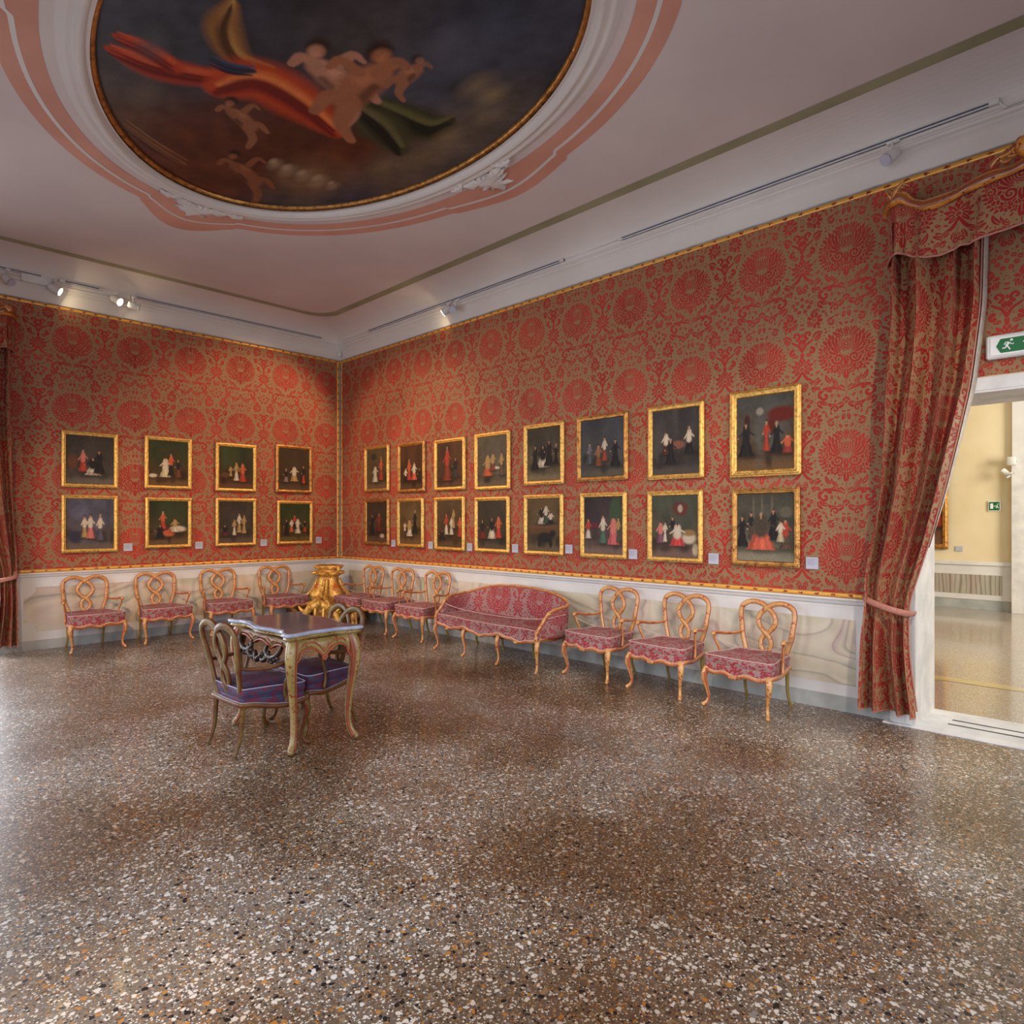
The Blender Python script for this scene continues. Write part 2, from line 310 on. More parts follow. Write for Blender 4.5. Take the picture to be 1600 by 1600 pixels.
def catmull(pts, k=6, closed=False):
    p = np.asarray(pts, float); n = len(p)
    if closed: g = [p[(i) % n] for i in range(-1, n+2)]
    else: g = [2*p[0]-p[1], *p, 2*p[-1]-p[-2]]
    out = []
    for i in range(1, len(g)-2):
        a, b, c, d = g[i-1], g[i], g[i+1], g[i+2]
        for j in range(k):
            t = j/k; out.append(.5*((2*b)+(c-a)*t+(2*a-5*b+4*c-d)*t*t+(3*b-a-3*c+d)*t**3))
    if not closed: out.append(p[-1])
    return np.array(out)
def tube(mb, pts, r, n=10, mat=0, nrm=None, k=6, closed=False, asp=1., cap=True, seg=None, rimk=0.):
    """swept bar; pts may carry radius as 4th column; asp scales the binormal axis; nrm fixes the section's first axis"""
    pts = np.asarray(pts, float)
    if pts.shape[1] == 3: pts = np.hstack([pts, np.full((len(pts), 1), r)])
    q = catmull(pts, k, closed) if k > 1 else pts
    p, rad = q[:, :3], np.maximum(q[:, 3], 1e-4); m = len(p)
    T = np.roll(p, -1, 0)-np.roll(p, 1, 0) if closed else np.gradient(p, axis=0)
    T /= np.maximum(np.linalg.norm(T, axis=1, keepdims=True), 1e-9)
    if nrm is not None:
        A = np.tile(np.asarray(nrm, float), (m, 1)); A -= (A*T).sum(1, keepdims=True)*T
        A /= np.maximum(np.linalg.norm(A, axis=1, keepdims=True), 1e-6)
    else:
        a = np.array([0, 0, 1.]) if abs(T[0][2]) < .9 else np.array([1., 0, 0]); A = []
        for t in T:
            a = a-a.dot(t)*t; a /= max(np.linalg.norm(a), 1e-9); A.append(a)
        A = np.array(A)
    B = np.cross(T, A); th = np.arange(n)*2*PI/n
    V = p[:, None]+rad[:, None, None]*(np.cos(th)[None, :, None]*A[:, None]+asp*np.sin(th)[None, :, None]*B[:, None])
    f = grid_f(m, n, closed, True); at = np.tile(np.abs(np.sin(th))**1.0, m)
    v = V.reshape(-1, 3)
    if cap and not closed:
        f += [tuple(range(n-1, -1, -1)), tuple(range((m-1)*n, m*n))]
    return mb.add(v, f, mat, rim=at)
def loft(mb, rings, mat=0, closed=True, cap0=False, cap1=False, **at):
    V = np.array(rings, float); a, b = V.shape[:2]; f = grid_f(a, b, False, closed)
    if cap0: f.append(tuple(range(b-1, -1, -1)))
    if cap1: f.append(tuple(range((a-1)*b, a*b)))
    return mb.add(V.reshape(-1, 3), f, mat, **at)
def ball(mb, c, r, mat=0, n=10, sx=1, sy=1, sz=1):
    rings = [[(c[0]+r*sx*math.sin(PI*i/n)*math.cos(2*PI*j/(2*n)), c[1]+r*sy*math.sin(PI*i/n)*math.sin(2*PI*j/(2*n)), c[2]+r*sz*math.cos(PI*i/n)) for j in range(2*n)] for i in range(n+1)]
    return loft(mb, rings, mat)
def poly_prism(mb, pts2, axis_map, d0, d1, mat=0):
    n = len(pts2); v = [axis_map(a, b, d0) for a, b in pts2]+[axis_map(a, b, d1) for a, b in pts2]
    f = [tuple(range(n-1, -1, -1)), tuple(range(n, 2*n))]+[(i, (i+1) % n, n+(i+1) % n, n+i) for i in range(n)]
    return mb.add(v, f, mat)
def empty(name, loc, rz=0, label=None, cat=None, group=None):
    o = bpy.data.objects.new(name, None); C.objects.link(o); o.location = loc; o.rotation_euler = (0, 0, rz); o.empty_display_size = .1
    return tag(o, label, cat, group)
def tag(o, label, cat, group=None, kind=None):
    if label: o['label'] = label
    if cat: o['category'] = cat
    if group: o['group'] = group
    if kind: o['kind'] = kind
    return o
def copy_tree(o, parent=None):
    c = o.copy(); C.objects.link(c)
    if parent: c.parent = parent
    for ch in [x for x in C.objects if x.parent == o]: copy_tree(ch, c)
    return c
# ---------------------------------------------------------------- the damask repeat
TW, TH, RES = .69, .83, .002
def make_field():
    nx, ny = round(TW/2/RES)+1, round(TH/RES)
    U, V = np.meshgrid((np.arange(nx))*RES, np.arange(ny)*RES, indexing='ij'); A = np.zeros_like(U)
    def dv(v0): d = V-v0; return (d+TH/2) % TH-TH/2
    def stroke(pts, w, val=1., k=6, halo=True):
        if val == 1. and halo:
            stroke(pts, [c+.0046 for c in w], .5, k)
        q = catmull(np.array([(a, b, 0, c) for (a, b), c in zip(pts, w)]), k)
        if val == .5: val = 0.
        for (u0, v0, _, w0), (u1, v1, _, w1) in zip(q[:-1], q[1:]):
            du, dy = u1-u0, v1-v0; L = du*du+dy*dy+1e-12; x = U-u0; y = dv(v0)
            t = np.clip((x*du+y*dy)/L, 0, 1); d = np.hypot(x-t*du, y-t*dy); rr = w0+(w1-w0)*t
            m = d < rr; A[m] = val
    def leaf(u, v, ang, L, w, bend=0., vein=True):
        a = math.radians(ang); pts = []; 
        for t in np.linspace(0, 1, 5): 
            a2 = a+bend*t; pts.append((u+L*t*math.cos(a2), v+L*t*math.sin(a2)))
        stroke(pts, [.15*w, .85*w, w, .7*w, .05*w])
        if vein: stroke([pts[0], pts[1], pts[2], pts[3]], [.0022, .0028, .0022, .0014], 0.)
    def flower(u, v, r, n, ph=0., rings=True):
        x = U-u; y = dv(v); rr = np.hypot(x, y); th = np.arctan2(y, x)+ph
        edge = r*(.72+.28*np.abs(np.cos(n*th/2))); m = rr < edge
        if r > .015: A[rr < edge+.005] = 0
        A[m] = 1
        gap = (np.abs(np.sin(n*th/2+PI/2)) < .30) & (rr > .30*r) & (rr < .95*r); A[gap & m] = 0
        if rings:
            A[(rr < .34*r) & (rr > .22*r)] = 0; A[rr < .22*r] = 1; A[rr < .09*r] = 0
    def spiral(u, v, r0, turns, ph, w, s=1):
        pts = []; ws = []
        for t in np.linspace(0, 1, int(10*turns)+4):
            a = ph+s*t*turns*2*PI; r = r0*(1-t*.88); pts.append((u+r*math.cos(a), v+r*math.sin(a))); ws.append(w*(1-.5*t))
        stroke(pts, ws, 1., 3)
    def scallop(u, v, r, n, w, a0, a1):
        for i in range(n):
            a = math.radians(a0+(a1-a0)*i/(n-1)); flower(u+r*math.cos(a), v+r*math.sin(a), w, 1, rings=False)
    # medallion
    rho = np.hypot(U/.226, dv(0)/.21); th = np.arctan2(dv(0), U)
    A[(rho < .62)] = 1
    for q in range(-6, 16):
        a = math.radians(q*9.0+4.5); leaf(.135*math.cos(a), .125*math.sin(a), q*9.0+4.5, .088, .0145, .12, False)
    for a, L, w_, b_ in ((-24,.19,.024,.5),(-2,.195,.022,.5),(17,.19,.022,.5),(34,.185,.022,.45),(50,.18,.022,.35),(67,.175,.020,.2),(90,.185,.022,0)): leaf(.012 if a < 90 else 0, .0, a, L, w_, b_)
    for q in range(5):
        a = math.radians(-90+q*15); flower(.165*math.cos(a), .155*math.sin(a), .027, 5, q)
    for a, L in ((-52,.14),(-72,.15),(-90,.15)): leaf(.01 if a > -90 else 0, -.01, a, L, .022, .3 if a > -90 else 0)
    flower(.135, -.052, .050, 8, .3); flower(.085, -.120, .042, 8); flower(.150, .045, .032, 7)
    spiral(.062, -.045, .045, 1.6, 0, .010, -1); spiral(.165, -.005, .026, 1.3, 2, .007)
    A[np.hypot(U, dv(.068)*1.15) < .062] = 0
    for r, v_ in ((.056, 1), (.047, 0), (.040, 1), (.030, 0), (.022, 1), (.010, 0)): A[np.hypot(U, dv(.068)*1.15) < r] = v_
    for a, L in ((90, .09), (62, .10), (36, .11)): leaf(.02 if a < 90 else 0, .115, a, L, .014)
    leaf(0, -.02, -90, .09, .020); leaf(0, -.13, -90, .10, .022)
    # bouquet under the medallion
    stroke([(0, -.22), (0, -.38)], [.004, .004]); leaf(0, -.30, 48, .12, .017, -.5); leaf(0, -.30, 20, .13, .016, .5)
    leaf(.05, -.255, 10, .10, .012, .7); flower(0, -.385, .030, 8)
    spiral(.165, -.335, .058, 1.1, 2.4, .017, -1); stroke([(.01, -.31), (.06, -.29), (.12, -.275), (.17, -.28)], [.004, .008, .012, .012])
    leaf(.205, -.36, -70, .08, .017, -.6); leaf(.11, -.235, 30, .09, .016, .5); leaf(.24, -.30, 60, .09, .018, .6); leaf(.25, -.24, 100, .08, .015, .5); leaf(.12, -.40, -10, .10, .016, .5); leaf(.20, -.45, 20, .08, .014, -.6); leaf(.19, -.28, 35, .09, .015, -.4)
    leaf(.02, -.40, -62, .10, .024, .9); leaf(.055, -.42, -30, .09, .018, .8); leaf(.015, -.49, -80, .06, .014); leaf(.045, -.50, -55, .07, .010, .7)
    spiral(.085, -.455, .030, 1.2, 0, .008)
    # flowers and dots between the columns
    flower(.245, .305, .066, 9, .2); flower(.115, .265, .030, 7); leaf(.15, .265, 120, .07, .012, .5)
    for u, v in ((.345, .445), (.305, .475), (.345, .50), (.29, .425), (.32, .395), (.27, .46)): flower(u, v, .019, 6)
    for u, v in ((.20, .37), (.225, .395), (.31, .365), (.265, .375), (.18, .40), (.10, .215), (.16, .215)): flower(u, v, .008, 5, rings=False)
    leaf(.20, .36, 160, .06, .010, .6); leaf(.14, .30, 70, .06, .009)
    # stem column
    c = TW/2
    leaf(c, .10, 90, .11, .034); A[np.hypot(c-U, dv(.17)) < .010] = 0
    stroke([(c, .12), (c, .04), (c, -.06)], [.004, .015, .010]); stroke([(c, .06), (c-.03, .11), (c-.075, .14), (c-.11, .17)], [.012, .010, .008, .003])
    spiral(c-.052, .195, .034, 1., -1.2, .012, 1); leaf(c-.09, .16, 120, .085, .020, .6); leaf(c-.10, .14, 165, .07, .018, -.7); leaf(c-.03, .02, 150, .05, .014, .6); leaf(c-.06, .25, 70, .06, .013, .5)
    spiral(c-.075, .055, .028, .9, 1.6, .013, 1)
    for a, L in ((100, .09), (128, .10), (158, .10), (190, .09), (222, .08)): leaf(c-.004, -.085, a, L, .016)
    flower(c, -.09, .020, 8)
    stroke([(c, -.11), (c-.04, -.17), (c-.09, -.20), (c-.14, -.215)], [.008, .013, .010, .003]); leaf(c-.05, -.20, 190, .08, .014, .5); leaf(c-.09, -.235, 150, .08, .013)
    leaf(c-.02, -.20, 235, .08, .014, .4); leaf(c, -.22, 250, .06, .012)
    flower(c-.02, -.265, .022, 7)
    rr_ = np.random.default_rng(11); ny_ = A.shape[1]
    def patch(u, v, r):
        k_ = int(r/RES); i0, j0 = int(u/RES), int(v/RES); ii = np.abs(np.arange(i0-k_, i0+k_+1)); ii = np.where(ii >= A.shape[0], 2*(A.shape[0]-1)-ii, ii)
        return A[np.ix_(ii, np.arange(j0-k_, j0+k_+1) % ny_)]
    for r, cnt in ((.026, 500), (.019, 900), (.013, 1600), (.008, 1500)):
        for _ in range(cnt):
            u, v = rr_.uniform(.004, TW/2-.004), rr_.uniform(0, TH)
            if patch(u, v, r).max() > 0: continue
            a = rr_.uniform(0, 360); 
            if r > .02: leaf(u-.8*r*math.cos(math.radians(a)), v-.8*r*math.sin(math.radians(a)), a, 1.7*r, .42*r, rr_.uniform(-1, 1))
            elif r > .015: leaf(u-.7*r*math.cos(math.radians(a)), v-.7*r*math.sin(math.radians(a)), a, 1.6*r, .36*r, rr_.uniform(-1.4, 1.4), False)
            elif r > .008: stroke([(u-.6*r*math.cos(math.radians(a)), v-.6*r*math.sin(math.radians(a))), (u+.2*r, v), (u+.6*r*math.cos(math.radians(a)), v+.6*r*math.sin(math.radians(a)))], [.0018, .0042, .0012])
            else: flower(u, v, .0036, 3, rings=False)
    for r, cnt in ((.020, 500), (.013, 1400), (.010, 1500)):
        for _ in range(cnt):
            u, v = rr_.uniform(.004, TW/2-.004), rr_.uniform(0, TH)
            if patch(u, v, r).min() < 1: continue
            a = math.atan2((v+TH/2) % TH-TH/2, u) if v < .22 or v > TH-.22 else rr_.uniform(0, 7); b_ = rr_.uniform(-1, 1)
            stroke([(u-r*.9*math.cos(a), v-r*.9*math.sin(a)), (u+.3*r*b_*math.sin(a), v-.3*r*b_*math.cos(a)), (u+r*.8*math.cos(a+.4*b_), v+r*.8*math.sin(a+.4*b_))], [.001, .0030, .0012], 0.)
    full = np.concatenate([A[::-1], A[1:-1]], 0)      # u from -TW/2 .. ; mirrored about the column axis
    k = np.array([.25, .50, .25])
    for ax in (0, 1): full = sum(kk*np.roll(full, s, ax) for kk, s in zip(k, (-1, 0, 1)))
    return full
FIELD = make_field(); FNX, FNY = FIELD.shape
def damask(u, v):
    x = ((np.asarray(u)/TW+.5) % 1)*FNX; y = ((np.asarray(v)/TH) % 1)*FNY
    i = np.floor(x).astype(int); j = np.floor(y).astype(int); a = x-i; b = y-j
    g = lambda p, q: FIELD[p % FNX, q % FNY]
    return g(i, j)*(1-a)*(1-b)+g(i+1, j)*a*(1-b)+g(i, j+1)*(1-a)*b+g(i+1, j+1)*a*b
# ---------------------------------------------------------------- the room
XM, YM = 10.3, -6.45; ZC = 4.6
DX0, DX1, DZ, DD = 8.2, 9.62, 2.457, .56
def struct(mb, name, mat, parent=None, smooth=False): 
    o = mb.build(name, mat, parent, smooth)
    if parent is None: o['kind'] = 'structure'
    return o
mb = MB(); mb.add([(-1.2, YM-.4, 0), (XM+.4, YM-.4, 0), (XM+.4, .06, 0), (-1.2, .06, 0)], [(0, 1, 2, 3)])
mb.add([(-1.2, YM-.4, -.1), (XM+.4, YM-.4, -.1), (XM+.4, .06, -.1), (-1.2, .06, -.1)], [(3, 2, 1, 0)]); struct(mb, 'floor', M['terrazzo'])
# right wall shell with the doorway
T = .62
mb = MB(); box(mb, -.3, DX0, 0, DD, 0, 4.7); box(mb, DX1, XM+.3, 0, DD, 0, 4.7); box(mb, DX0, DX1, 0, DD, DZ, 4.7)
wr = struct(mb, 'wall_right', M['stone_dark'])
def axis_v(a, b): return np.linspace(a, b, max(2, int(round(abs(b-a)/.0062))+1))
xs = np.concatenate([np.linspace(.045, 3.2, 420)[:-1], np.linspace(3.2, 8.1, 930)]); zs = axis_v(.95, 4.11)
UX = 7.719; VZ = 2.903
def wall_panel(name, xs, zs, par):
    X, Z = np.meshgrid(xs, zs, indexing='ij'); V = np.stack([X, np.full_like(X, -.012), Z], -1)
    return big_grid(name, V, M['damask'], par, attr=damask(X-UX, Z-VZ))
wall_panel('damask_cloth', xs, zs, wr)
wall_panel('damask_cloth', np.linspace(8.1, XM-.02, 400), np.linspace(2.56, 4.11, 280), wr)
# left wall with a doorway behind the curtain
LY0, LY1 = -4.55, -5.85
mb = MB(); box(mb, -.4, 0, LY0, .3, 0, 4.7); box(mb, -.4, 0, YM-.3, LY1, 0, 4.7); box(mb, -.4, 0, LY1, LY0, 2.5, 4.7)
wl = struct(mb, 'wall_left', M['stone_dark'])
ys = np.linspace(-.045, -4.5, 640); zl = np.linspace(.95, 4.11, 440)
Y, Z = np.meshgrid(ys, zl, indexing='ij')
big_grid('damask_cloth', np.stack([np.full_like(Y, .012), Y, Z], -1), M['damask'], wl, attr=damask(Y+3.715, Z-VZ))
Y, Z = np.meshgrid(np.linspace(-4.5, YM+.02, 160), np.linspace(2.6, 4.11, 140), indexing='ij')
big_grid('damask_cloth', np.stack([np.full_like(Y, .012), Y, Z], -1), M['damask'], wl, attr=damask(Y+3.715, Z-VZ))
# two near walls, with window openings
mb = MB(); cuts = [(1.5, 2.9), (4.5, 5.9), (7.5, 8.9)]; x0 = -.3
for a, b in cuts: box(mb, x0, a, YM-.3, YM, 0, 4.7); box(mb, a, b, YM-.3, YM, 0, .5); box(mb, a, b, YM-.3, YM, 3.3, 4.7); x0 = b
box(mb, x0, XM+.3, YM-.3, YM, 0, 4.7); struct(mb, 'wall_back', M['warm_wall'])
mb = MB(); y0 = YM-.3
for a, b in [(-5.1, -3.7), (-2.6, -1.2)]: box(mb, XM, XM+.3, y0, a, 0, 4.7); box(mb, XM, XM+.3, a, b, 0, .5); box(mb, XM, XM+.3, a, b, 3.3, 4.7); y0 = b
box(mb, XM, XM+.3, y0, .3, 0, 4.7); struct(mb, 'wall_front', M['warm_wall'])
# gilt borders: run / across attributes drive the sprays
def border(name, par, p0, p1, h, out, up=(0, 0, 1), mat=None, thick=.016):
    p0, p1, out, up = map(lambda a: np.array(a, float), (p0, p1, out, up)); L = np.linalg.norm(p1-p0)
    n = max(2, int(L/.05)); t = np.linspace(0, 1, n); base = p0+(p1-p0)*t[:, None]
    prof = [(0, 0, 0), (.0, thick*.6, .0), (.12, thick, .12), (.5, thick*1.05, .5), (.88, thick, .88), (1, thick*.6, 1.), (1, 0, 1.)]
    V = np.stack([base+up*h*a+out*b for a, b, c in prof], 1); ac = np.tile([c for _, _, c in prof], n); rn = np.repeat(t*L, len(prof))
    m_ = MB(); m_.add(V.reshape(-1, 3), grid_f(n, len(prof)), run=rn, across=ac); return m_.build(name, mat or M['trim'], par)
R_ = (0, -1, 0); L_ = (1, 0, 0)
border('gilt_border', wr, (.02, 0, 4.105), (XM, 0, 4.105), .042, R_); border('gilt_border', wr, (.02, 0, .918), (8.0, 0, .918), .040, R_)
border('gilt_border', wr, (.03, 0, .95), (.03, 0, 4.11), .042, R_, (1, 0, 0))
border('gilt_border', wl, (0, -.02, 4.105), (0, YM, 4.105), .042, L_); border('gilt_border', wl, (0, -.02, .918), (0, -4.5, .918), .040, L_)
border('gilt_border', wl, (0, -.03, .95), (0, -.03, 4.11), .042, L_, (0, -1, 0))
mb = MB(); box(mb, 8.2, XM, -.014, 0, 2.555, 2.565); mb.build('thin_gold_line', M['gilt_old'], wr, False)
# dado: rail, white field, painted marble, grey plinth
def rail(name, par, p0, p1, out, prof, mat):
    p0, p1, out = (np.array(a, float) for a in (p0, p1, out)); n = 2
    V = np.stack([np.stack([p+out*b+np.array([0, 0, a]) for a, b in prof]) for p in (p0, p1)]); m_ = MB()
    return loft(m_, V, closed=False).build(name, mat, par, False)
RP = [(.918, 0), (.918, .045), (.908, .05), (.898, .045), (.893, .030), (.880, .028), (.868, .022), (.860, .012), (.835, .010), (.832, 0)]
rail('dado_rail', wr, (0, 0, 0), (8.03, 0, 0), R_, RP, M['white_paint']); rail('dado_rail', wl, (0, 0, 0), (0, -4.5, 0), L_, RP, M['white_paint'])
mb = MB(); box(mb, 0, 8.04, -.008, 0, .10, .84); mb.build('dado_panel', M['white_paint'], wr, False)
mb = MB(); box(mb, 0, .008, -4.52, 0, .10, .84); mb.build('dado_panel', M['white_paint'], wl, False)
mb = MB(); box(mb, .02, 8.04, -.013, 0, 0, .125); struct(mb, 'baseboard_right', M['grey_base'])
mb = MB(); box(mb, 0, .013, -4.52, -.02, 0, .115); struct(mb, 'baseboard_left', M['grey_base'])
def notch(a0, a1, z0=.215, z1=.745, r=.13):
    pts = []
    for cx_, cz_, s, e in ((a0, z0, 90, 0), (a1, z0, 180, 90), (a1, z1, 270, 180), (a0, z1, 360, 270)):
        for t in np.linspace(0, 1, 9):
            a = math.radians(s+(e-s)*t); pts.append((cx_+(r*math.cos(a)), cz_+r*math.sin(a)))
    return pts
def plate(par, pts, f, mat, name='marble_panel'):
    m_ = MB(); m_.add([f(a, b) for a, b in pts], [tuple(range(len(pts)))]); return m_.build(name, mat, par, False)
plate(wr, [(.28, .215), (7.79, .215), (7.79, .745), (.28, .745)], lambda a, b: (a, -.0095, b), M['marble'])
nl = notch(4.20, .28); nl = [(a, b) for a, b in nl]
r1 = .12; pts = [(.28, .215), (.28, .745)]
for t in np.linspace(0, 1, 8): a = math.radians(90*t); pts.append((4.08-0+.0*t+0-(.0), .745) if False else (4.20-r1+r1*math.sin(a)*0-r1*0+ r1*(1-math.cos(a))*1.0-r1*0, .745-r1*math.sin(a)*1.0))
for t in np.linspace(0, 1, 8): a = math.radians(90*(1-t)); pts.append((4.20-r1+r1*(1-math.cos(a)), .215+r1*math.sin(a)))
plate(wl, pts, lambda a, b: (.0095, -a, b), M['marble'])
# door surround, threshold
mb = MB(); box(mb, 8.04, DX0, -.05, 0, 0, 2.555, 0, .006); box(mb, 8.06, 8.14, -.062, -.05, .0, 2.5, 0, .004)
box(mb, DX1, DX1+.16, -.05, 0, 0, 2.555, 0, .006); box(mb, 8.04, DX1+.16, -.05, 0, DZ, 2.555, 0, .006)
box(mb, DX0-.001, DX0+.012, -.05, DD, 0, DZ); box(mb, DX1-.012, DX1+.001, -.05, DD, 0, DZ); box(mb, DX0, DX1, -.05, DD, DZ-.012, DZ+.001)
struct(mb, 'door_1', M['stone'])
mb = MB(); box(mb, 8.0, DX1+.2, -.10, DD, -.02, .012, 0, .006); struct(mb, 'trim_1', M['stone'])
mb = MB(); box(mb, 8.379, DX1, .150, .168, .012, .015); tag(mb.build('grip_strip', M['black'], None, False), 'black non-slip strip on the white door sill, nearer the room', 'strip', 'black strips on the door sill')
mb = MB(); box(mb, 8.383, DX1, .284, .302, .012, .015); tag(mb.build('grip_strip', M['black'], None, False), 'black non-slip strip on the white door sill, farther from the room', 'strip', 'black strips on the door sill')
# cornice: frieze, moulding and cove run round the room as mitred rings
prof = [(.004, 4.147), (.006, 4.30), (.020, 4.315), (.032, 4.325), (.030, 4.345), (.050, 4.355), (.056, 4.375), (.045, 4.385), (.045, 4.395), (.060, 4.40)]
prof += [(.06+.48*(1-math.cos(f)), 4.40+.20*math.sin(f)) for f in np.linspace(.05, PI/2, 14)]
def rect_ring(o, z): return [(o, -o, z), (XM-o, -o, z), (XM-o, YM+o, z), (o, YM+o, z)]
V = [rect_ring(o, z) for o, z in prof]
mb = MB(); loft(mb, V); co = struct(mb, 'trim_2', M['stucco'])
bm = bpy.data.meshes  # smooth only along the cove would need splits; flat facets are fine at this size
mb = MB(); loft(mb, [rect_ring(.010, 4.1468), rect_ring(.024, 4.150), rect_ring(.024, 4.158), rect_ring(.004, 4.160)]); struct(mb, 'trim_3', M['stone_dark'])
# ceiling: flat plaster between the rectangle and the oval
EC = (5.25, -3.25); EA, EB = 2.13, 1.34
def ell(th, off, z, a=EA, b=EB):
    c, s = math.cos(th), math.sin(th); nx, ny = c/a, s/b; L = math.hypot(nx, ny)
    o = off(th) if callable(off) else off
    return (EC[0]+a*c+o*nx/L, EC[1]+b*s+o*ny/L, z)
NT = 360; ths = [2*PI*i/NT for i in range(NT)]
def rect_pt(th):
    c, s = math.cos(th), math.sin(th); x0, x1, y0, y1 = .53-EC[0], XM-.53-EC[0], YM+.53-EC[1], -.53-EC[1]
    k = min((x1/c if c > 1e-9 else x0/c if c < -1e-9 else 1e9), (y1/s if s > 1e-9 else y0/s if s < -1e-9 else 1e9)); return (EC[0]+c*k, EC[1]+s*k, ZC)
corners = [(.53-EC[0], -.53-EC[1]), (XM-.53-EC[0], -.53-EC[1]), (XM-.53-EC[0], YM+.53-EC[1]), (.53-EC[0], YM+.53-EC[1])]
tc = sorted(ths+[math.atan2(y, x) % (2*PI) for x, y in corners])
mb = MB(); loft(mb, [[ell(t, .02, ZC) for t in tc], [rect_pt(t) for t in tc]]); ce = struct(mb, 'ceiling', M['plaster'])
mb = MB(); box(mb, -.4, XM+.4, YM-.4, .6, 4.9, 5.0); mb.build('attic_slab', M['stone_dark'], ce, False)
def oval_band(name, o0, o1, z, mat, par):
    m_ = MB(); loft(m_, [[ell(t, o0, z) for t in ths], [ell(t, o1, z) for t in ths]]); return m_.build(name, mat, par)
def bul(th, c, w, h):
    d = abs((math.degrees(th)-c+180) % 360-180)
    if d > w: return 0
    t = 1-d/w; return h*(t*t*(3-2*t))+(.03 if d < w*.86 else 0)
def bulge(h1, h2, w1=13, w2=19):
    return lambda th, b=0: b+bul(th, 180, w1, h1)+bul(th, 0, w1, h1)+bul(th, 90, w2, h2)+bul(th, 270, w2, h2)
o_out = bulge(.34, .10); o_str = bulge(.19, .09)
oval_band('painted_pink_band', lambda t: .285, lambda t: o_out(t, .55), ZC-.002, M['pink_paint'], ce)
oval_band('painted_white_line', lambda t: o_str(t, .405), lambda t: o_str(t, .437), ZC-.004, M['stucco'], ce)
def olive(o0, o1):
    def rr(o, r=.35):
        pts = []
        for cx_, cy_, a0 in ((XM-o-r, -o-r, 0), (o+r, -o-r, 90), (o+r, YM+o+r, 180), (XM-o-r, YM+o+r, 270)):
            for t in np.linspace(0, 90, 10): a = math.radians(a0+t); pts.append((cx_+r*math.cos(a), cy_+r*math.sin(a), ZC-.002))
        return pts
    m_ = MB(); loft(m_, [rr(o0), rr(o1)]); m_.build('painted_olive_band', M['olive_paint'], ce)
olive(.545, .665)
mp = [(.035, 4.645), (.045, 4.60), (.055, 4.575), (.085, 4.560), (.10, 4.565), (.105, 4.578), (.13, 4.583), (.145, 4.575), (.165, 4.572), (.175, 4.582), (.19, 4.586), (.20, 4.594), (.21, 4.601)]
mb = MB(); loft(mb, [[ell(t, o, z) for t in ths] for o, z in mp]); mb.build('oval_moulding', M['stucco'], ce)
# ceiling canvas: a plain stand-in with drapery, clouds and loosely drawn figures
class Canvas:
    def __init__(s, nx, ny, asp=1.):
        s.X, s.Y = np.meshgrid(np.linspace(0, 1, nx), np.linspace(0, 1, ny), indexing='ij'); s.C = np.zeros((nx, ny, 3)); s.asp = asp
    def fill(s, c0, c1, ax=1):
        t = (s.Y if ax else s.X)[..., None]; s.C = np.array(c0)*(1-t)+np.array(c1)*t; return s
    def mottle(s, amt, sc, seed):
        r = np.random.default_rng(seed); f = np.zeros_like(s.X)
        for k in range(10):
            a, b, p = r.uniform(-1, 1), r.uniform(-1, 1), r.uniform(0, 7); f += np.sin((a*s.X+b*s.Y)*sc*(1+k*.35)*2*PI+p+2*np.sin(b*s.X*sc*5+p))/(1+.3*k)
        s.C = s.C*(1+amt*f/3)[..., None]; s.C = np.clip(s.C, 0, 1); return s
    def put(s, m, c): s.C = s.C*(1-m[..., None])+np.array(c)*m[..., None]; return s
    def blob(s, x, y, rx, ry, c, rot=0, soft=.25, a=1.):
        dx, dy = s.X-x, (s.Y-y)*s.asp; ry = ry*s.asp; cr, sr = math.cos(rot), math.sin(rot)
        d = np.hypot((dx*cr+dy*sr)/rx, (-dx*sr+dy*cr)/ry); return s.put(np.clip((1+soft-d)/(2*soft), 0, 1)*a, c)
    def limb(s, pts, w, c, soft=.25, k=5):
        q = catmull(np.array([(a, b, 0, r) for (a, b), r in zip(pts, w)]), k); m = np.zeros_like(s.X)
        for p0, p1 in zip(q[:-1], q[1:]):
            du, dv = p1[0]-p0[0], (p1[1]-p0[1])*s.asp; L = du*du+dv*dv+1e-12; x, y = s.X-p0[0], (s.Y-p0[1])*s.asp
            t = np.clip((x*du+y*dv)/L, 0, 1); d = np.hypot(x-t*du, y-t*dv); r = p0[3]+(p1[3]-p0[3])*t
            m = np.maximum(m, np.clip((r*(1+soft)-d)/(2*soft*r+1e-9), 0, 1))
        return s.put(m, c)
def photo_to_canvas(px, py):
    p = P(px, py, z=4.64); return ((p[0]-EC[0])/(2*(EA+.03))+.5, (p[1]-EC[1])/(2*(EB+.03))+.5)
nC = 420
cv = Canvas(nC, nC, EB/EA); S = np.linspace(-1, 1, nC); uu, vv = np.meshgrid(S, S, indexing='ij')
xe, ye = uu*np.sqrt(1-vv**2/2), vv*np.sqrt(1-uu**2/2); cv.X, cv.Y = xe*.5+.5, ye*.5+.5
cv.C = np.ones((nC, nC, 3))*np.array((.050, .046, .055)); cv.mottle(.45, 2.2, 3)
q = photo_to_canvas
def B(px, py, r, c, rr=1., rot=0, soft=.4, a=1.): x, y = q(px, py); cv.blob(x, y, r, r*rr, c, rot, soft, a)
def Lm(pts, w, c, soft=.25): cv.limb([q(*p) for p in pts], w, c, soft)
brown, ochre, red, skin, green, navy = (.120,.030,.009), (.20,.10,.035), (.42,.045,.012), (.36,.16,.085), (.040,.038,.012), (.03,.035,.06)
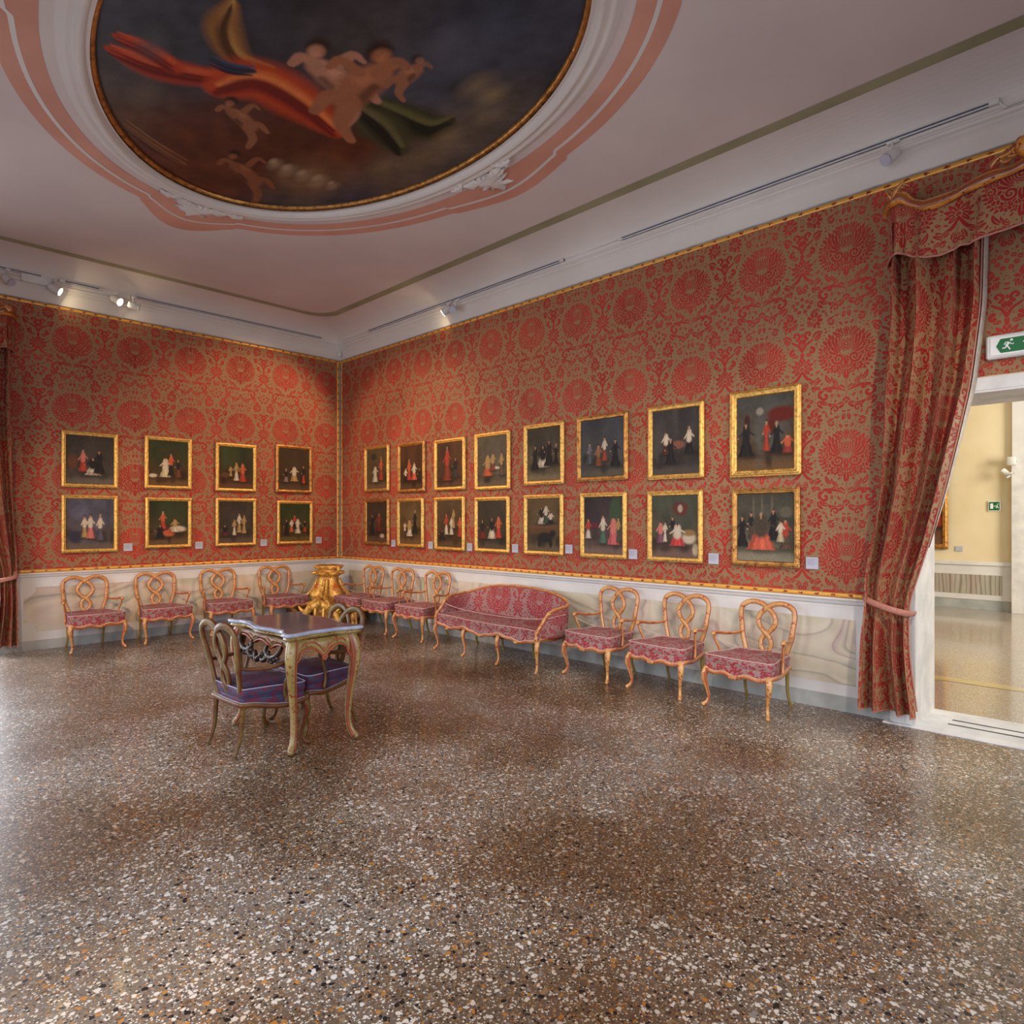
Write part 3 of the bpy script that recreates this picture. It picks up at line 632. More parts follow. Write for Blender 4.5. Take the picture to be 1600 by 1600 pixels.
for p_, r_, c_, a_ in [((260,215),.12,brown,1.),((330,290),.12,brown,1.),((430,215),.13,(.09,.025,.01),1.),((540,235),.10,(.06,.016,.006),1.),((620,215),.08,(.05,.018,.006),1.),((300,260),.14,brown,1.),((200,180),.09,(.12,.06,.03),.8),((400,240),.15,(.10,.028,.010),1.),((520,250),.12,brown,.9),((180,110),.07,(.14,.11,.08),.6),((480,285),.08,(.22,.12,.05),.8),((600,290),.10,(.15,.09,.05),.9),((680,240),.10,(.13,.085,.045),.8),((760,180),.09,(.17,.12,.07),.7),((560,310),.06,navy,.7),((760,60),.14,(.05,.055,.075),.9),((560,60),.12,(.06,.045,.04),.8),((250,60),.12,(.06,.06,.065),.8)]: B(*p_, r_, c_, .9, 0, .9, a_)
cv.mottle(.22, 5, 9)
cv.mottle(.20, 9, 14)
def fold(pts, w, c, hi, lo):
    Lm(pts, w, c, .3); q0 = [(a+3, b-6) for a, b in pts]; q1 = [(a-2, b+7) for a, b in pts]
    Lm(q0, [v*.28 for v in w], hi, .7); Lm(q1, [v*.30 for v in w], lo, .7); Lm([(a, b+1) for a, b in pts], [v*.12 for v in w], lo, .7)
def putto(x, y, k=1., c=(.30,.12,.055), hair=(.035,.016,.01), f=1):
    """small plain cloud-child: torso, head, two limbs each side"""
    lo, hi = tuple(v*.45 for v in c), tuple(min(1, v*1.35) for v in c)
    Lm([(x, y), (x+14*k*f, y+9*k), (x+26*k*f, y+22*k)], [.013*k, .017*k, .013*k], c); Lm([(x+3, y-3), (x+14*k*f, y+4*k)], [.006*k, .007*k], hi, .6); Lm([(x+4*f, y+10*k), (x+18*k*f, y+24*k)], [.004*k, .006*k], lo, .6)
    Lm([(x+24*k*f, y+20*k), (x+40*k*f, y+18*k), (x+52*k*f, y+30*k)], [.010*k, .008*k, .005*k], c); Lm([(x+22*k*f, y+24*k), (x+30*k*f, y+40*k), (x+22*k*f, y+54*k)], [.010*k, .008*k, .005*k], c)
    Lm([(x, y-2), (x-16*k*f, y-10*k), (x-26*k*f, y-4*k)], [.007*k, .006*k, .004*k], c); B(x-3*f, y-19*k, .0135*k, hair, 1.1, 0, .3); B(x-6*f, y-15*k, .0098*k, c, 1.15, 0, .3); B(x-8*f, y-13*k, .0045*k, hi, 1, 0, .8); Lm([(x+16*f*k, y-2*k), (x+30*f*k, y-12*k), (x+40*f*k, y-6*k)], [.006*k, .005*k, .003*k], c)
fold([(172,78),(235,104),(300,118),(370,128)], [.008,.030,.026,.016], red, (.60,.10,.03), (.13,.012,.006))
fold([(182,58),(228,78),(268,104)], [.006,.020,.018], red, (.56,.09,.02), (.15,.014,.008))
fold([(362,8),(350,50),(372,92),(425,112)], [.010,.026,.022,.008], (.26,.11,.03), (.44,.22,.06), (.08,.03,.01))
fold([(340,140),(400,128),(462,158),(522,205)], [.022,.050,.052,.022], (.46,.055,.012), (.72,.20,.05), (.16,.015,.008))
fold([(575,160),(620,180),(670,200),(705,188)], [.014,.040,.040,.008], green, (.12,.11,.035), (.012,.012,.006))
fold([(560,172),(595,200),(625,235)], [.020,.045,.020], (.055,.05,.018), (.13,.11,.04), (.012,.01,.006))
fold([(330,95),(360,108),(395,112)], [.004,.012,.006], navy, (.06,.07,.12), (.01,.012,.02))
putto(500, 108, 1.7, (.42,.19,.11)); putto(590, 118, 1.9, (.34,.125,.055), f=-1); putto(365, 178, 1.0, (.26,.10,.045)); putto(370, 262, 1.1, (.22,.075,.03)); putto(650, 110, .9, (.30,.12,.06), f=-1)
for x_, y_, r_ in ((430,258,.020),(450,268,.024),(474,276,.022),(498,284,.024),(520,292,.016)): B(x_, y_, r_, (.30,.19,.11), .8, 0, .7, .8); B(x_-3, y_-5, r_*.5, (.44,.30,.18), .8, 0, .8, .8)
for x_, y_, r_, c_ in ((690,75,.035,(.10,.10,.12)),(720,95,.045,(.085,.085,.10)),(745,135,.03,(.22,.15,.08)),(770,150,.025,(.26,.18,.09)),(700,215,.03,(.22,.15,.08)),(650,250,.035,(.17,.11,.06)),(600,262,.03,(.20,.13,.07)),(240,70,.03,(.09,.085,.085)),(225,150,.03,(.14,.10,.07))): B(x_, y_, r_, c_, .8, 0, .9, .8)
fold([(195,195),(240,228),(290,258)], [.003,.007,.003], (.20,.08,.03), (.30,.13,.05), (.05,.02,.01))
cv.mottle(.06, 16, 4)
Z_ = np.full_like(xe, 4.646); Vc = np.stack([EC[0]+xe*(EA+.03), EC[1]+ye*(EB+.03), Z_], -1)
cp = empty('ceiling_painting', (0, 0, 0), 0, 'large oval ceiling painting of draped figures on dark clouds in thin gilt frame', 'painting')
big_grid('canvas', Vc, M['oil_ceiling'], cp, col=cv.C, flip=True)
mb = MB(); loft(mb, [[ell(t, o, z) for t in ths] for o, z in [(-.012, 4.644), (-.010, 4.625), (.004, 4.612), (.018, 4.618), (.026, 4.610), (.036, 4.618), (.038, 4.645)]]); mb.build('frame', M['gilt_old'], cp)
# stucco leaf sprays over the oval moulding
def acanthus(mb, c, ang, L, w, lift, curl=.5, mat=0):
    """one lobed leaf lying on the ceiling, c = (x, y)"""
    n = 15; rows = []
    for i in range(n):
        t = i/(n-1); a = ang+curl*t*t; px, py = c[0]+L*t*math.cos(a), c[1]+L*t*math.sin(a)
        hw = w*math.sin(PI*min(1, t*.9+.12))**.8*(1+.34*math.cos(t*7*PI)); nx, ny = -math.sin(a), math.cos(a); zz = ZC-.006-lift*math.sin(PI*min(1, .25+t*.7))
        rows.append([(px+nx*hw*s, py+ny*hw*s, zz+abs(s)*lift*.6*(1 if abs(s) > .3 else .1)) for s in (-1, -.5, 0, .5, 1)])
    V = np.array(rows); f = grid_f(n, 5); mb.add(V.reshape(-1, 3), f, mat)
def spray(name, th, spec, label, group):
    b0 = ell(th, .19, 0); nx, ny = math.cos(th), math.sin(th); tx, ty = -ny, nx; m_ = MB()
    for s, o, a, L, w, cu in spec:
        c = (b0[0]+tx*s+nx*o, b0[1]+ty*s+ny*o); acanthus(m_, c, math.atan2(ny, nx)+a, L*1.3, w*1.15, .045, cu)
    for s in np.linspace(-.3, .3, 7): ball(m_, (b0[0]+tx*s+nx*(.02-.12*s*s), b0[1]+ty*s+ny*(.02-.12*s*s), ZC-.024), .020, 0, 6)
    o = m_.build(name, M['stucco'])
    tag(o, label, 'ornament', group); return o
SP = [(0,0,.0,.26,.06,.1),(.06,0,-.35,.25,.05,-.3),(-.06,0,.35,.24,.05,.3),(.14,0,-.7,.27,.05,-.5),(-.14,0,.7,.26,.05,.5),(.24,-.01,-1.1,.24,.04,-.5),(-.24,-.01,1.1,.24,.04,.5),(.38,-.03,-1.35,.18,.03,-.6),(-.38,-.03,1.35,.18,.03,.6),(.02,.02,.2,.18,.04,.6),(.10,.02,.9,.12,.03,.6),(-.10,.02,-.9,.12,.03,-.6)]
spray('stucco_spray', PI/2, SP, 'white stucco leaf spray on the pink band, right of the oval painting', 'stucco leaf sprays round the oval')
spray('stucco_spray', PI, SP, 'white stucco leaf spray on the pink band, below the left end of the oval painting', 'stucco leaf sprays round the oval')
# ---------------------------------------------------------------- the room beyond the doorway
mb = MB(); mb.add([(4.5, .06, -.001), (13, .06, -.001), (13, 8.3, -.001), (4.5, 8.3, -.001)], [(0, 1, 2, 3)]); struct(mb, 'floor', M['terrazzo_fine'])
mb = MB(); mb.add([(5, 1.75, .001), (12.5, 1.75, .001), (12.5, 1.93, .001), (5, 1.93, .001)], [(0, 1, 2, 3)]); struct(mb, 'trim_4', M['yellow_stone'])
mb = MB(); box(mb, 4.5, 7.86, 8.0, 8.2, 0, 4.7); wn = struct(mb, 'wall_far', M['yellow_wall'])
mb = MB(); box(mb, 4.5, 7.85, 7.95, 8.0, .76, .83, 0, .008); box(mb, 4.5, 7.85, 7.975, 8.0, .17, .76)
mb.build('dado_panel', M['white_paint'], wn, False)
mb = MB(); box(mb, 4.5, 7.84, 7.985, 8.0, 0, .17); struct(mb, 'baseboard_far', M['grey_base'])
plate(wn, [(6.0, .26), (7.72, .26), (7.72, .60), (6.0, .60)], lambda a, b: (a, 7.973, b), M['marble_next'])
mb = MB(); box(mb, 7.86, 12.5, 7.84, 8.2, 0, 2.56); struct(mb, 'wall_pier', M['stone'])
mb = MB(); box(mb, 7.86, 12.5, 7.9, 8.2, 2.56, 4.7); struct(mb, 'wall_pier_upper', M['white_paint'])
mb = MB(); box(mb, 4.4, 4.5, .5, 8.2, 0, 4.7); struct(mb, 'wall_side', M['yellow_wall'])
mb = MB(); box(mb, 12.5, 12.6, .5, 8.2, 0, 4.7); struct(mb, 'wall_end', M['yellow_wall'])
mb = MB(); box(mb, 4.4, 13, .56, 8.3, 4.7, 4.8); struct(mb, 'ceiling', M['white_paint'])
def small_sign():
    t = empty('emergency_sign', (7.61, 7.99, 1.78), 0, 'small square green emergency sign on the yellow wall beyond the doorway', 'sign')
    m_ = MB(); box(m_, -.085, .085, -.02, 0, -.085, .085, 0, .004); m_.build('panel', M['sign_white'], t, False)
    m_ = MB(); box(m_, -.072, .072, -.024, -.018, -.072, .072); m_.build('green_face', M['green'], t, False)
    m_ = MB(); box(m_, -.055, -.015, -.028, -.022, -.045, .045); box(m_, -.01, .018, -.028, -.022, -.006, .006)
    tube(m_, [(.022, -.026, -.035), (.035, -.026, -.01), (.045, -.026, .02)], .006, 6, k=2); tube(m_, [(.02, -.026, .012), (.055, -.026, -.012)], .005, 6, k=1); tube(m_, [(.035, -.026, -.01), (.058, -.026, -.035)], .005, 6, k=1); ball(m_, (.05, -.027, .034), .009, 0, 5)
    m_.build('pictogram', M['sign_white'], t, False)
small_sign()
mb = MB(); box(mb, 7.05, 7.16, 7.985, 8.0, .99, 1.085, 0, .003); tag(mb.build('wall_label', M['plaque'], None, False), 'grey label plate on the yellow wall beside the far painting', 'label')
for i, (px, py, lab) in enumerate(((1581, 720, 'small white detector box high on the stone pier beyond the doorway'), (1577, 739, 'small white tilted spotlight just below the detector box on the stone pier'))):
    c = P(px, py, y=7.75); t = empty(('detector', 'small_spotlight')[i], (c[0], 7.84, c[2]), 0, lab, ('detector', 'spotlight')[i])
    m_ = MB()
    if i == 0: box(m_, -.07, .05, -.10, 0, -.07, .07, 0, .012)
    else: tube(m_, [(-.09, -.06, .05), (0, -.09, -.05)], .045, 12, k=1)
    m_.build('housing', M['fixture'], t); m_ = MB(); tube(m_, [(0, -.03, 0), (.06, -.005, 0)], .012, 8, k=1); m_.build('bracket', M['fixture'], t)
# ---------------------------------------------------------------- framed paintings
def make_canvas(spec, seed):
    bg0, bg1, figs = spec[:3]; c = Canvas(104, 116, 1.18); c.fill(bg1, bg0, 1); c.mottle(.18, 2.3, seed)
    c.put(np.clip((.16-c.Y)/.08, 0, 1)*.6, tuple(min(1, v*1.6+.02) for v in bg1))
    r_ = np.random.default_rng(seed*3+1)
    for _ in range(5):
        v = r_.uniform(.45, 1.7); c.blob(r_.uniform(0, 1), r_.uniform(.35, 1), r_.uniform(.05, .25), r_.uniform(.08, .35), tuple(q*v for q in bg0), 0, .6, .6)
    for _ in range(7):
        v = r_.uniform(.2, .8); c.blob(r_.uniform(0, 1), r_.uniform(.12, .42), r_.uniform(.04, .12), r_.uniform(.04, .12), tuple(q*v for q in bg1), 0, .5, .7)
    for e in (spec[3] if len(spec) > 3 else []): c.blob(*e)
    for (x, y, h, wd, dress, top) in figs:
        h *= 1.12; wd *= 1.22
        sk = (.50, .30, .19)
        t_ = np.clip((c.Y-y)/(.58*h), 0, 1); hwid = wd*(1.02-.74*t_**.75)*(1+.06*np.sin(c.Y*60+x*40)); dx_ = (c.X-x)
        m_ = np.clip((hwid-np.abs(dx_))/.014, 0, 1)*np.clip((c.Y-y-.015*np.abs(np.sin(c.X*70)))/.012, 0, 1)*np.clip((y+.58*h-c.Y)/.02, 0, 1)
        sh = (.88+.22*np.sin(dx_/np.maximum(hwid, .01)*3.2+1.2)+.16*np.sin(dx_/np.maximum(hwid, .01)*11+x*30))[..., None]; dc = np.clip(np.array(dress)*sh, 0, 1)
        c.blob(x+.03, y+.01, wd*1.25, .03, tuple(v*.35 for v in bg1), 0, .7, .8); c.C = c.C*(1-m_[..., None])+dc*m_[..., None]
        c.limb([(x, y+.5*h), (x+.005, y+.78*h)], [wd*.42, wd*.34], top, .3)
        c.limb([(x-.02, y+.74*h), (x-wd*.75, y+.55*h)], [.016, .012], top, .4); c.limb([(x+.02, y+.74*h), (x+wd*.8, y+.60*h)], [.016, .012], top, .4)
        c.blob(x-wd*.8, y+.54*h, .013, .012, sk); c.blob(x, y+.82*h, .010, .02, sk, 0, .5); c.blob(x, y+.885*h, .019, .026, sk, 0, .4); c.blob(x+.004, y+.925*h, .021, .017, (.05,.03,.02) if (x*37)%1 < .8 else (.34,.28,.20), 0, .4)
    c.mottle(.10, 11, seed+1); c.mottle(.08, 25, seed+5); return c.C*np.array((1.05, .93, .80))*.78
WH, RD, DK, PK, YL, BL, GN, OR = (.62,.58,.50), (.42,.06,.035), (.02,.018,.02), (.60,.20,.18), (.42,.30,.13), (.10,.12,.20), (.05,.10,.07), (.55,.13,.06)
K1, K2, K3, K4, K5 = (.045,.040,.035), (.03,.035,.055), (.028,.045,.018), (.055,.035,.018), (.06,.055,.04)
PAINT = {
 'LU': [(K1,(.09,.08,.07),[(.35,.25,.42,.09,RD,PK),(.55,.18,.36,.16,WH,DK),(.68,.22,.46,.12,DK,DK)],[(.15,.45,.1,.15,(.14,.06,.03))]),
        (K3,(.10,.055,.02),[(.42,.18,.42,.14,(.66,.62,.42),WH),(.56,.22,.48,.08,DK,OR),(.74,.18,.40,.08,(.16,.06,.03),DK)],[(.12,.22,.10,.04,WH)]),
        (K3,(.09,.04,.02),[(.50,.18,.44,.08,WH,YL),(.68,.16,.44,.11,RD,OR),(.34,.28,.24,.05,YL,YL)],[(.2,.32,.14,.06,(.12,.06,.03))]),
        (K4,(.06,.035,.02),[(.50,.20,.36,.13,YL,WH),(.24,.18,.30,.08,(.25,.2,.18),DK),(.80,.16,.42,.06,RD,DK)])],
 'LL': [((.09,.10,.17),(.10,.08,.07),[(.38,.22,.42,.07,YL,WH),(.50,.20,.46,.09,PK,WH),(.70,.16,.50,.08,(.10,.10,.16),WH)],[(.2,.25,.14,.12,(.04,.04,.08))]),
        (K3,(.10,.06,.03),[(.35,.35,.38,.09,RD,OR),(.65,.28,.30,.10,WH,YL),(.28,.14,.30,.12,DK,DK)],[(.72,.36,.2,.07,WH),(.5,.28,.14,.08,OR)]),
        (K1,(.08,.06,.05),[(.44,.18,.38,.06,WH,YL),(.58,.24,.46,.07,YL,WH),(.72,.22,.44,.07,YL,YL),(.18,.16,.26,.10,(.12,.03,.03),DK)]),
        (K3,(.09,.06,.02),[(.58,.20,.40,.10,WH,WH),(.38,.24,.34,.07,OR,WH),(.22,.16,.40,.09,DK,DK),(.82,.24,.30,.06,RD,DK),(.48,.34,.34,.05,DK,RD)])],
 'RU': [((.11,.085,.045),(.11,.07,.04),[(.42,.16,.40,.14,WH,WH),(.70,.20,.56,.10,RD,OR)],[(.35,.80,.14,.08,(.05,.04,.03))]),
        ((.07,.03,.015),(.06,.03,.015),[(.40,.20,.46,.10,RD,OR),(.62,.20,.38,.12,(.6,.12,.08),WH),(.25,.18,.30,.08,DK,WH),(.85,.16,.30,.08,DK,DK)]),
        ((.075,.035,.02),(.07,.035,.02),[(.40,.14,.72,.15,(.24,.05,.03),RD),(.72,.20,.42,.12,(.05,.05,.05),DK)]),
        ((.11,.10,.08),(.09,.07,.05),[(.35,.20,.40,.15,OR,YL),(.52,.30,.34,.10,(.2,.06,.04),YL),(.80,.20,.44,.08,(.14,.09,.07),YL)],[(.6,.36,.15,.03,WH)]),
        ((.05,.047,.038),(.15,.12,.075),[(.48,.24,.40,.20,WH,DK),(.66,.26,.46,.14,DK,DK),(.25,.20,.44,.12,DK,DK),(.86,.28,.36,.08,DK,DK)]),
        ((.060,.068,.095),(.07,.065,.05),[(.22,.22,.36,.05,(.10,.11,.14),(.16,.16,.2)),(.42,.18,.36,.08,(.22,.08,.03),(.3,.15,.1)),(.56,.26,.40,.06,(.35,.06,.04),WH),(.80,.16,.44,.11,DK,DK)]),
        ((.055,.052,.055),(.05,.042,.04),[(.30,.30,.34,.09,(.10,.03,.02),WH),(.78,.30,.38,.10,DK,WH),(.40,.16,.36,.12,DK,DK)],[(.55,.45,.15,.06,(.22,.10,.07))]),
        ((.075,.085,.085),(.10,.055,.02),[(.18,.18,.44,.14,DK,DK),(.53,.24,.40,.06,RD,RD),(.70,.20,.40,.11,DK,DK),(.88,.20,.24,.10,(.3,.05,.04),OR)],[(.78,.72,.24,.10,(.14,.02,.012)),(.62,.60,.06,.12,(.12,.02,.012)),(.42,.78,.06,.05,(.30,.28,.26)),(.2,.66,.05,.09,(.06,.02,.018))])],
 'RL': [((.05,.035,.025),(.07,.04,.025),[(.60,.26,.44,.15,(.14,.03,.02),(.2,.05,.03)),(.28,.18,.48,.12,DK,DK)],[(.75,.16,.1,.05,(.5,.42,.34))]),
        ((.10,.07,.035),(.11,.065,.025),[(.46,.18,.38,.14,WH,YL),(.70,.24,.52,.12,DK,DK),(.25,.30,.20,.06,WH,WH)]),
        ((.095,.065,.035),(.08,.045,.02),[(.38,.26,.44,.08,WH,RD),(.58,.26,.38,.08,WH,WH),(.66,.40,.40,.06,YL,YL),(.90,.22,.42,.09,RD,OR),(.22,.16,.20,.12,DK,DK)]),
        ((.045,.038,.03),(.06,.045,.03),[(.50,.20,.42,.14,WH,DK),(.72,.22,.44,.11,RD,OR),(.18,.20,.38,.13,(.16,.03,.02),DK)]),
        ((.12,.085,.04),(.09,.07,.045),[(.45,.50,.32,.12,WH,DK),(.58,.52,.34,.09,GN,WH),(.72,.52,.20,.09,DK,WH)],[(.5,.46,.5,.05,(.15,.085,.04)),(.5,.38,.5,.06,(.12,.065,.03)),(.55,.26,.24,.10,DK),(.78,.34,.08,.06,DK),(.38,.16,.05,.08,DK),(.72,.16,.05,.08,DK)]),
        ((.035,.028,.035),(.13,.09,.085),[(.50,.18,.48,.10,(.08,.16,.13),WH),(.76,.16,.46,.15,(.56,.14,.16),PK),(.12,.26,.34,.08,WH,RD),(.88,.22,.40,.05,GN,YL)],[(.82,.7,.16,.3,(.05,.085,.05)),(.3,.5,.14,.05,(.12,.03,.04))]),
        ((.06,.078,.058),(.12,.08,.07),[(.20,.22,.34,.09,(.22,.10,.16),PK),(.30,.24,.32,.05,WH,WH),(.46,.28,.36,.06,(.10,.08,.06),DK),(.56,.18,.34,.16,(.60,.07,.07),WH)],[(.80,.32,.14,.09,(.55,.5,.42)),(.80,.40,.13,.05,(.28,.18,.07)),(.62,.78,.16,.11,(.12,.035,.03)),(.62,.78,.05,.06,(.45,.38,.32)),(.93,.14,.06,.09,(.5,.45,.34))]),
        ((.060,.062,.050),(.17,.165,.13),[(.64,.30,.44,.11,DK,DK),(.10,.20,.44,.11,DK,DK),(.26,.32,.38,.06,(.08,.06,.05),DK),(.43,.16,.52,.24,(.62,.14,.09),(.07,.055,.04)),(.84,.18,.42,.10,(.12,.07,.05),RD),(.76,.28,.30,.07,(.50,.45,.32),WH)],[(.3,.75,.02,.2,(.13,.12,.10)),(.45,.75,.02,.2,(.13,.12,.10)),(.62,.75,.02,.2,(.13,.12,.10)),(.85,.72,.10,.08,(.12,.115,.09))])]}
def frame_mb(w_, h_, fw, depth, orn):
    """mitred carved profile round a w_ x h_ opening centred at the origin, facing -Y"""
    prof = [(0, .0, 0), (0, .35, 0), (.10, .55, 0), (.22, .75, 1), (.38, .60, 0), (.55, 1., 1), (.72, .95, .5), (.86, .6, 0), (1, .75, .8), (1, 0, 0)]
    cs = [(-1, -1), (1, -1), (1, 1), (-1, 1)]; hw, hh = w_/2, h_/2; ring = []
    for i in range(4):
        a, b = cs[i], cs[(i+1) % 4]; n = 44
        for j in range(n): t = j/n; ring.append((a[0]+(b[0]-a[0])*t, a[1]+(b[1]-a[1])*t, t))
    rows = []
    for o, d, k in prof:
        row = []
        for sx, sz, t in ring:
            e = fw*(1-o); bump = orn*k*(abs(math.sin(t*22*PI))-.5)+orn*.8*k*math.exp(-((t-.5)/.10)**2)
            row.append((sx*(hw-e) , -depth*d-bump, sz*(hh-e)))
        rows.append(row)
    m_ = MB(); loft(m_, rows); return m_
FRM = {}
def painting(key, wall, cpos, zc, w_, h_, fmat, label, group, tilt=.0, orn=.003, seed=0, fw=.048, z_lean=0.):
    base = .018
    loc, rz = ((cpos, -base, zc), 0) if wall == 'R' else ((base, cpos, zc), PI/2)
    t = empty('framed_painting', loc, rz, label, 'painting', group)
    frame_mb(w_, h_, fw, .042, orn).build('frame', fmat, t)
    n = (104, 116); hw, hh = w_/2-fw*.8, h_/2-fw*.8
    X, Z = np.meshgrid(np.linspace(-hw, hw, n[0]), np.linspace(-hh, hh, n[1]), indexing='ij')
    big_grid('canvas', np.stack([X, np.full_like(X, -.016), Z], -1), M['oil'], t, col=make_canvas(key, seed))
    m_ = MB(); box(m_, -hw-.01, hw+.01, -.014, .004, -hh-.01, hh+.01); m_.build('backing_board', M['gilt_dark'], t, False)
    t.rotation_euler = (tilt, 0, rz) if wall == 'R' else (0, tilt*1., rz)
    if wall == 'L': t.rotation_euler = Matrix.Rotation(rz, 3, 'Z').to_euler(); t.rotation_euler = (Matrix.Rotation(rz, 3, 'Z') @ Matrix.Rotation(tilt, 3, 'X')).to_euler()
    return t
def rect_on(px0, py0, px1, py1, wall):
    ps = [P(a, b, **({'y': -.03} if wall == 'R' else {'x': .03})) for a, b in ((px0, py0), (px1, py0), (px0, py1), (px1, py1))]
    i = 0 if wall == 'R' else 1; a = [p[i] for p in ps]; zt = (ps[0][2]+ps[1][2])/2; zb = (ps[2][2]+ps[3][2])/2
    return (min(a)+max(a))/2, (zt+zb)/2, max(a)-min(a), zt-zb
LU = [(96,676,184,762),(226,684,299,764),(337,694,400,768),(431,697,487,770)]; LL = [(96,774,184,863),(227,778,299,856),(337,779,400,853),(433,783,488,850)]
RU = [(571,697,608,768),(623,692,664,769),(680,686,727,766),(743,676,797,765),(820,662,881,757),(903,648,981,751),(1014,632,1100,748),(1142,607,1252,744)]
RL = [(571,780,608,851),(622,779,662,855),(680,777,726,860),(743,777,796,863),(820,773,880,867),(908,770,979,872),(1013,767,1098,878),(1145,763,1250,885)]
LAB = {
 'LU': ['painting of a seated woman in a wide white skirt, upper row by left curtain','painting of a lady in cream beside a musician, upper row of left wall','dark green painting with figures in cream and red dresses, upper row of left wall','dark painting of a pale seated lady, upper row of left wall nearest the corner'],
 'LL': ['bluish painting of two women and a man, lower row by the left curtain','gilt-framed painting of a reclining figure on white pillows, lower row of left wall','brown painting of standing peasants in pale clothes, lower row of left wall','painting of a family group in white and black, lower left wall nearest corner'],
 'RU': ['narrow painting of a red-coated man beside a white dress, upper right wall nearest corner','red-brown framed painting with a bright red skirt, upper row, second from corner on right wall','gilt-framed painting of a tall standing man in a long red robe','gilt-framed grey painting of people seated around a small white table','gilt-framed painting of a masked lady in a white gown among dark cloaks','blue-grey painting of riders under a stormy sky, upper row of right wall','dark painting of two figures facing each other, upper row, second from right curtain','large carved-frame painting with a dark red tent, upper row nearest right curtain'],
 'RL': ['dark brown framed painting of cloaked figures, lower right wall nearest the corner','painting of a woman in white before a dark-coated man, lower row, second from corner','brown painting of figures in white, lower row below the man in the red robe','painting of a masked figure in white between red skirts, lower row below the table scene','gilt-framed painting of a large dark animal below a balcony of people','gilt-framed painting of a lady in a pink gown beside a green dress and curtain','gilt-framed greenish painting of a seated lady in red beside a laid table','painting of a masked lady in a huge coral skirt, lower row nearest right curtain']}
GP = {'L': 'gilt-framed paintings on the left wall', 'R': 'gilt-framed paintings on the right wall'}
k = 0
for key, rects, wall in (('LU', LU, 'L'), ('LL', LL, 'L'), ('RU', RU, 'R'), ('RL', RL, 'R')):
    for i, r in enumerate(rects):
        cpos, zc, w_, h_ = rect_on(*r, wall); k += 1
        fm = M['gilt_old'] if (key, i) in (('RU', 1), ('RL', 0), ('LU', 3), ('RL', 7), ('RU', 5)) else M['gilt']
        fw = .062 if (key, i) == ('RU', 7) else .048
        painting(PAINT[key][i], wall, cpos, zc, w_, h_, fm, LAB[key][i], GP[wall], tilt=(.0 if key[1] == 'L' else .0), orn=(.007 if (key, i) == ('RU', 7) else .0035), seed=k, fw=fw)
PLQ = [(615,849,'R'),(673,852,'R'),(734,855,'R'),(805,857,'R'),(889,858,'R'),(989,866,'R'),(1115,873,'R'),(1269,880,'R'),(200,855,'L'),(311,852,'L'),(412,848,'L'),(498,844,'L')]
PLAB = ['right of the cloaked figures nearest the corner','right of the small painting of the seated woman in white','right of the brown painting of dancers','right of the painting with the masked figure in white','right of the painting of the dark animal','right of the painting of the pink gown','right of the greenish painting of the laid table','between the coral skirt painting and the right curtain','right of the bluish painting by the left curtain','right of the painting of the reclining figure','right of the brown painting of peasants','between the family group painting and the room corner']
for (px, py, wall), lb in zip(PLQ, PLAB):
    p = P(px, py, **({'y': -.02} if wall == 'R' else {'x': .02})); t = empty('wall_label', p if wall == 'R' else p, 0 if wall == 'R' else PI/2, 'small grey label plate '+lb, 'label', 'label plates below the paintings')
    m_ = MB(); box(m_, -.05, .05, -.006, .006, -.05, .05, 0, .002); m_.build('plate', M['plaque'], t, False)
    m_ = MB(); [box(m_, -.038, .038-(.02 if j % 2 else 0), -.0075, -.0055, .028-j*.014, .031-j*.014) for j in range(4)]; m_.build('printed_lines', M['ink'], t, False)
# painting in the far room
t = empty('framed_painting', (6.45, 7.98, 1.95), 0, 'tall brown-framed painting on the yellow wall beyond the doorway, partly behind the curtain', 'painting')
frame_mb(1.0, 1.84, .09, .06, .002).build('frame', M['gilt_old'], t)
X, Z = np.meshgrid(np.linspace(-.43, .43, 104), np.linspace(-.85, .85, 116), indexing='ij')
big_grid('canvas', np.stack([X, np.full_like(X, -.02), Z], -1), M['oil'], t, col=make_canvas(((.05,.035,.02),(.12,.06,.03),[(.86,.18,.34,.16,RD,OR),(.5,.2,.5,.18,GN,YL)]), 77))
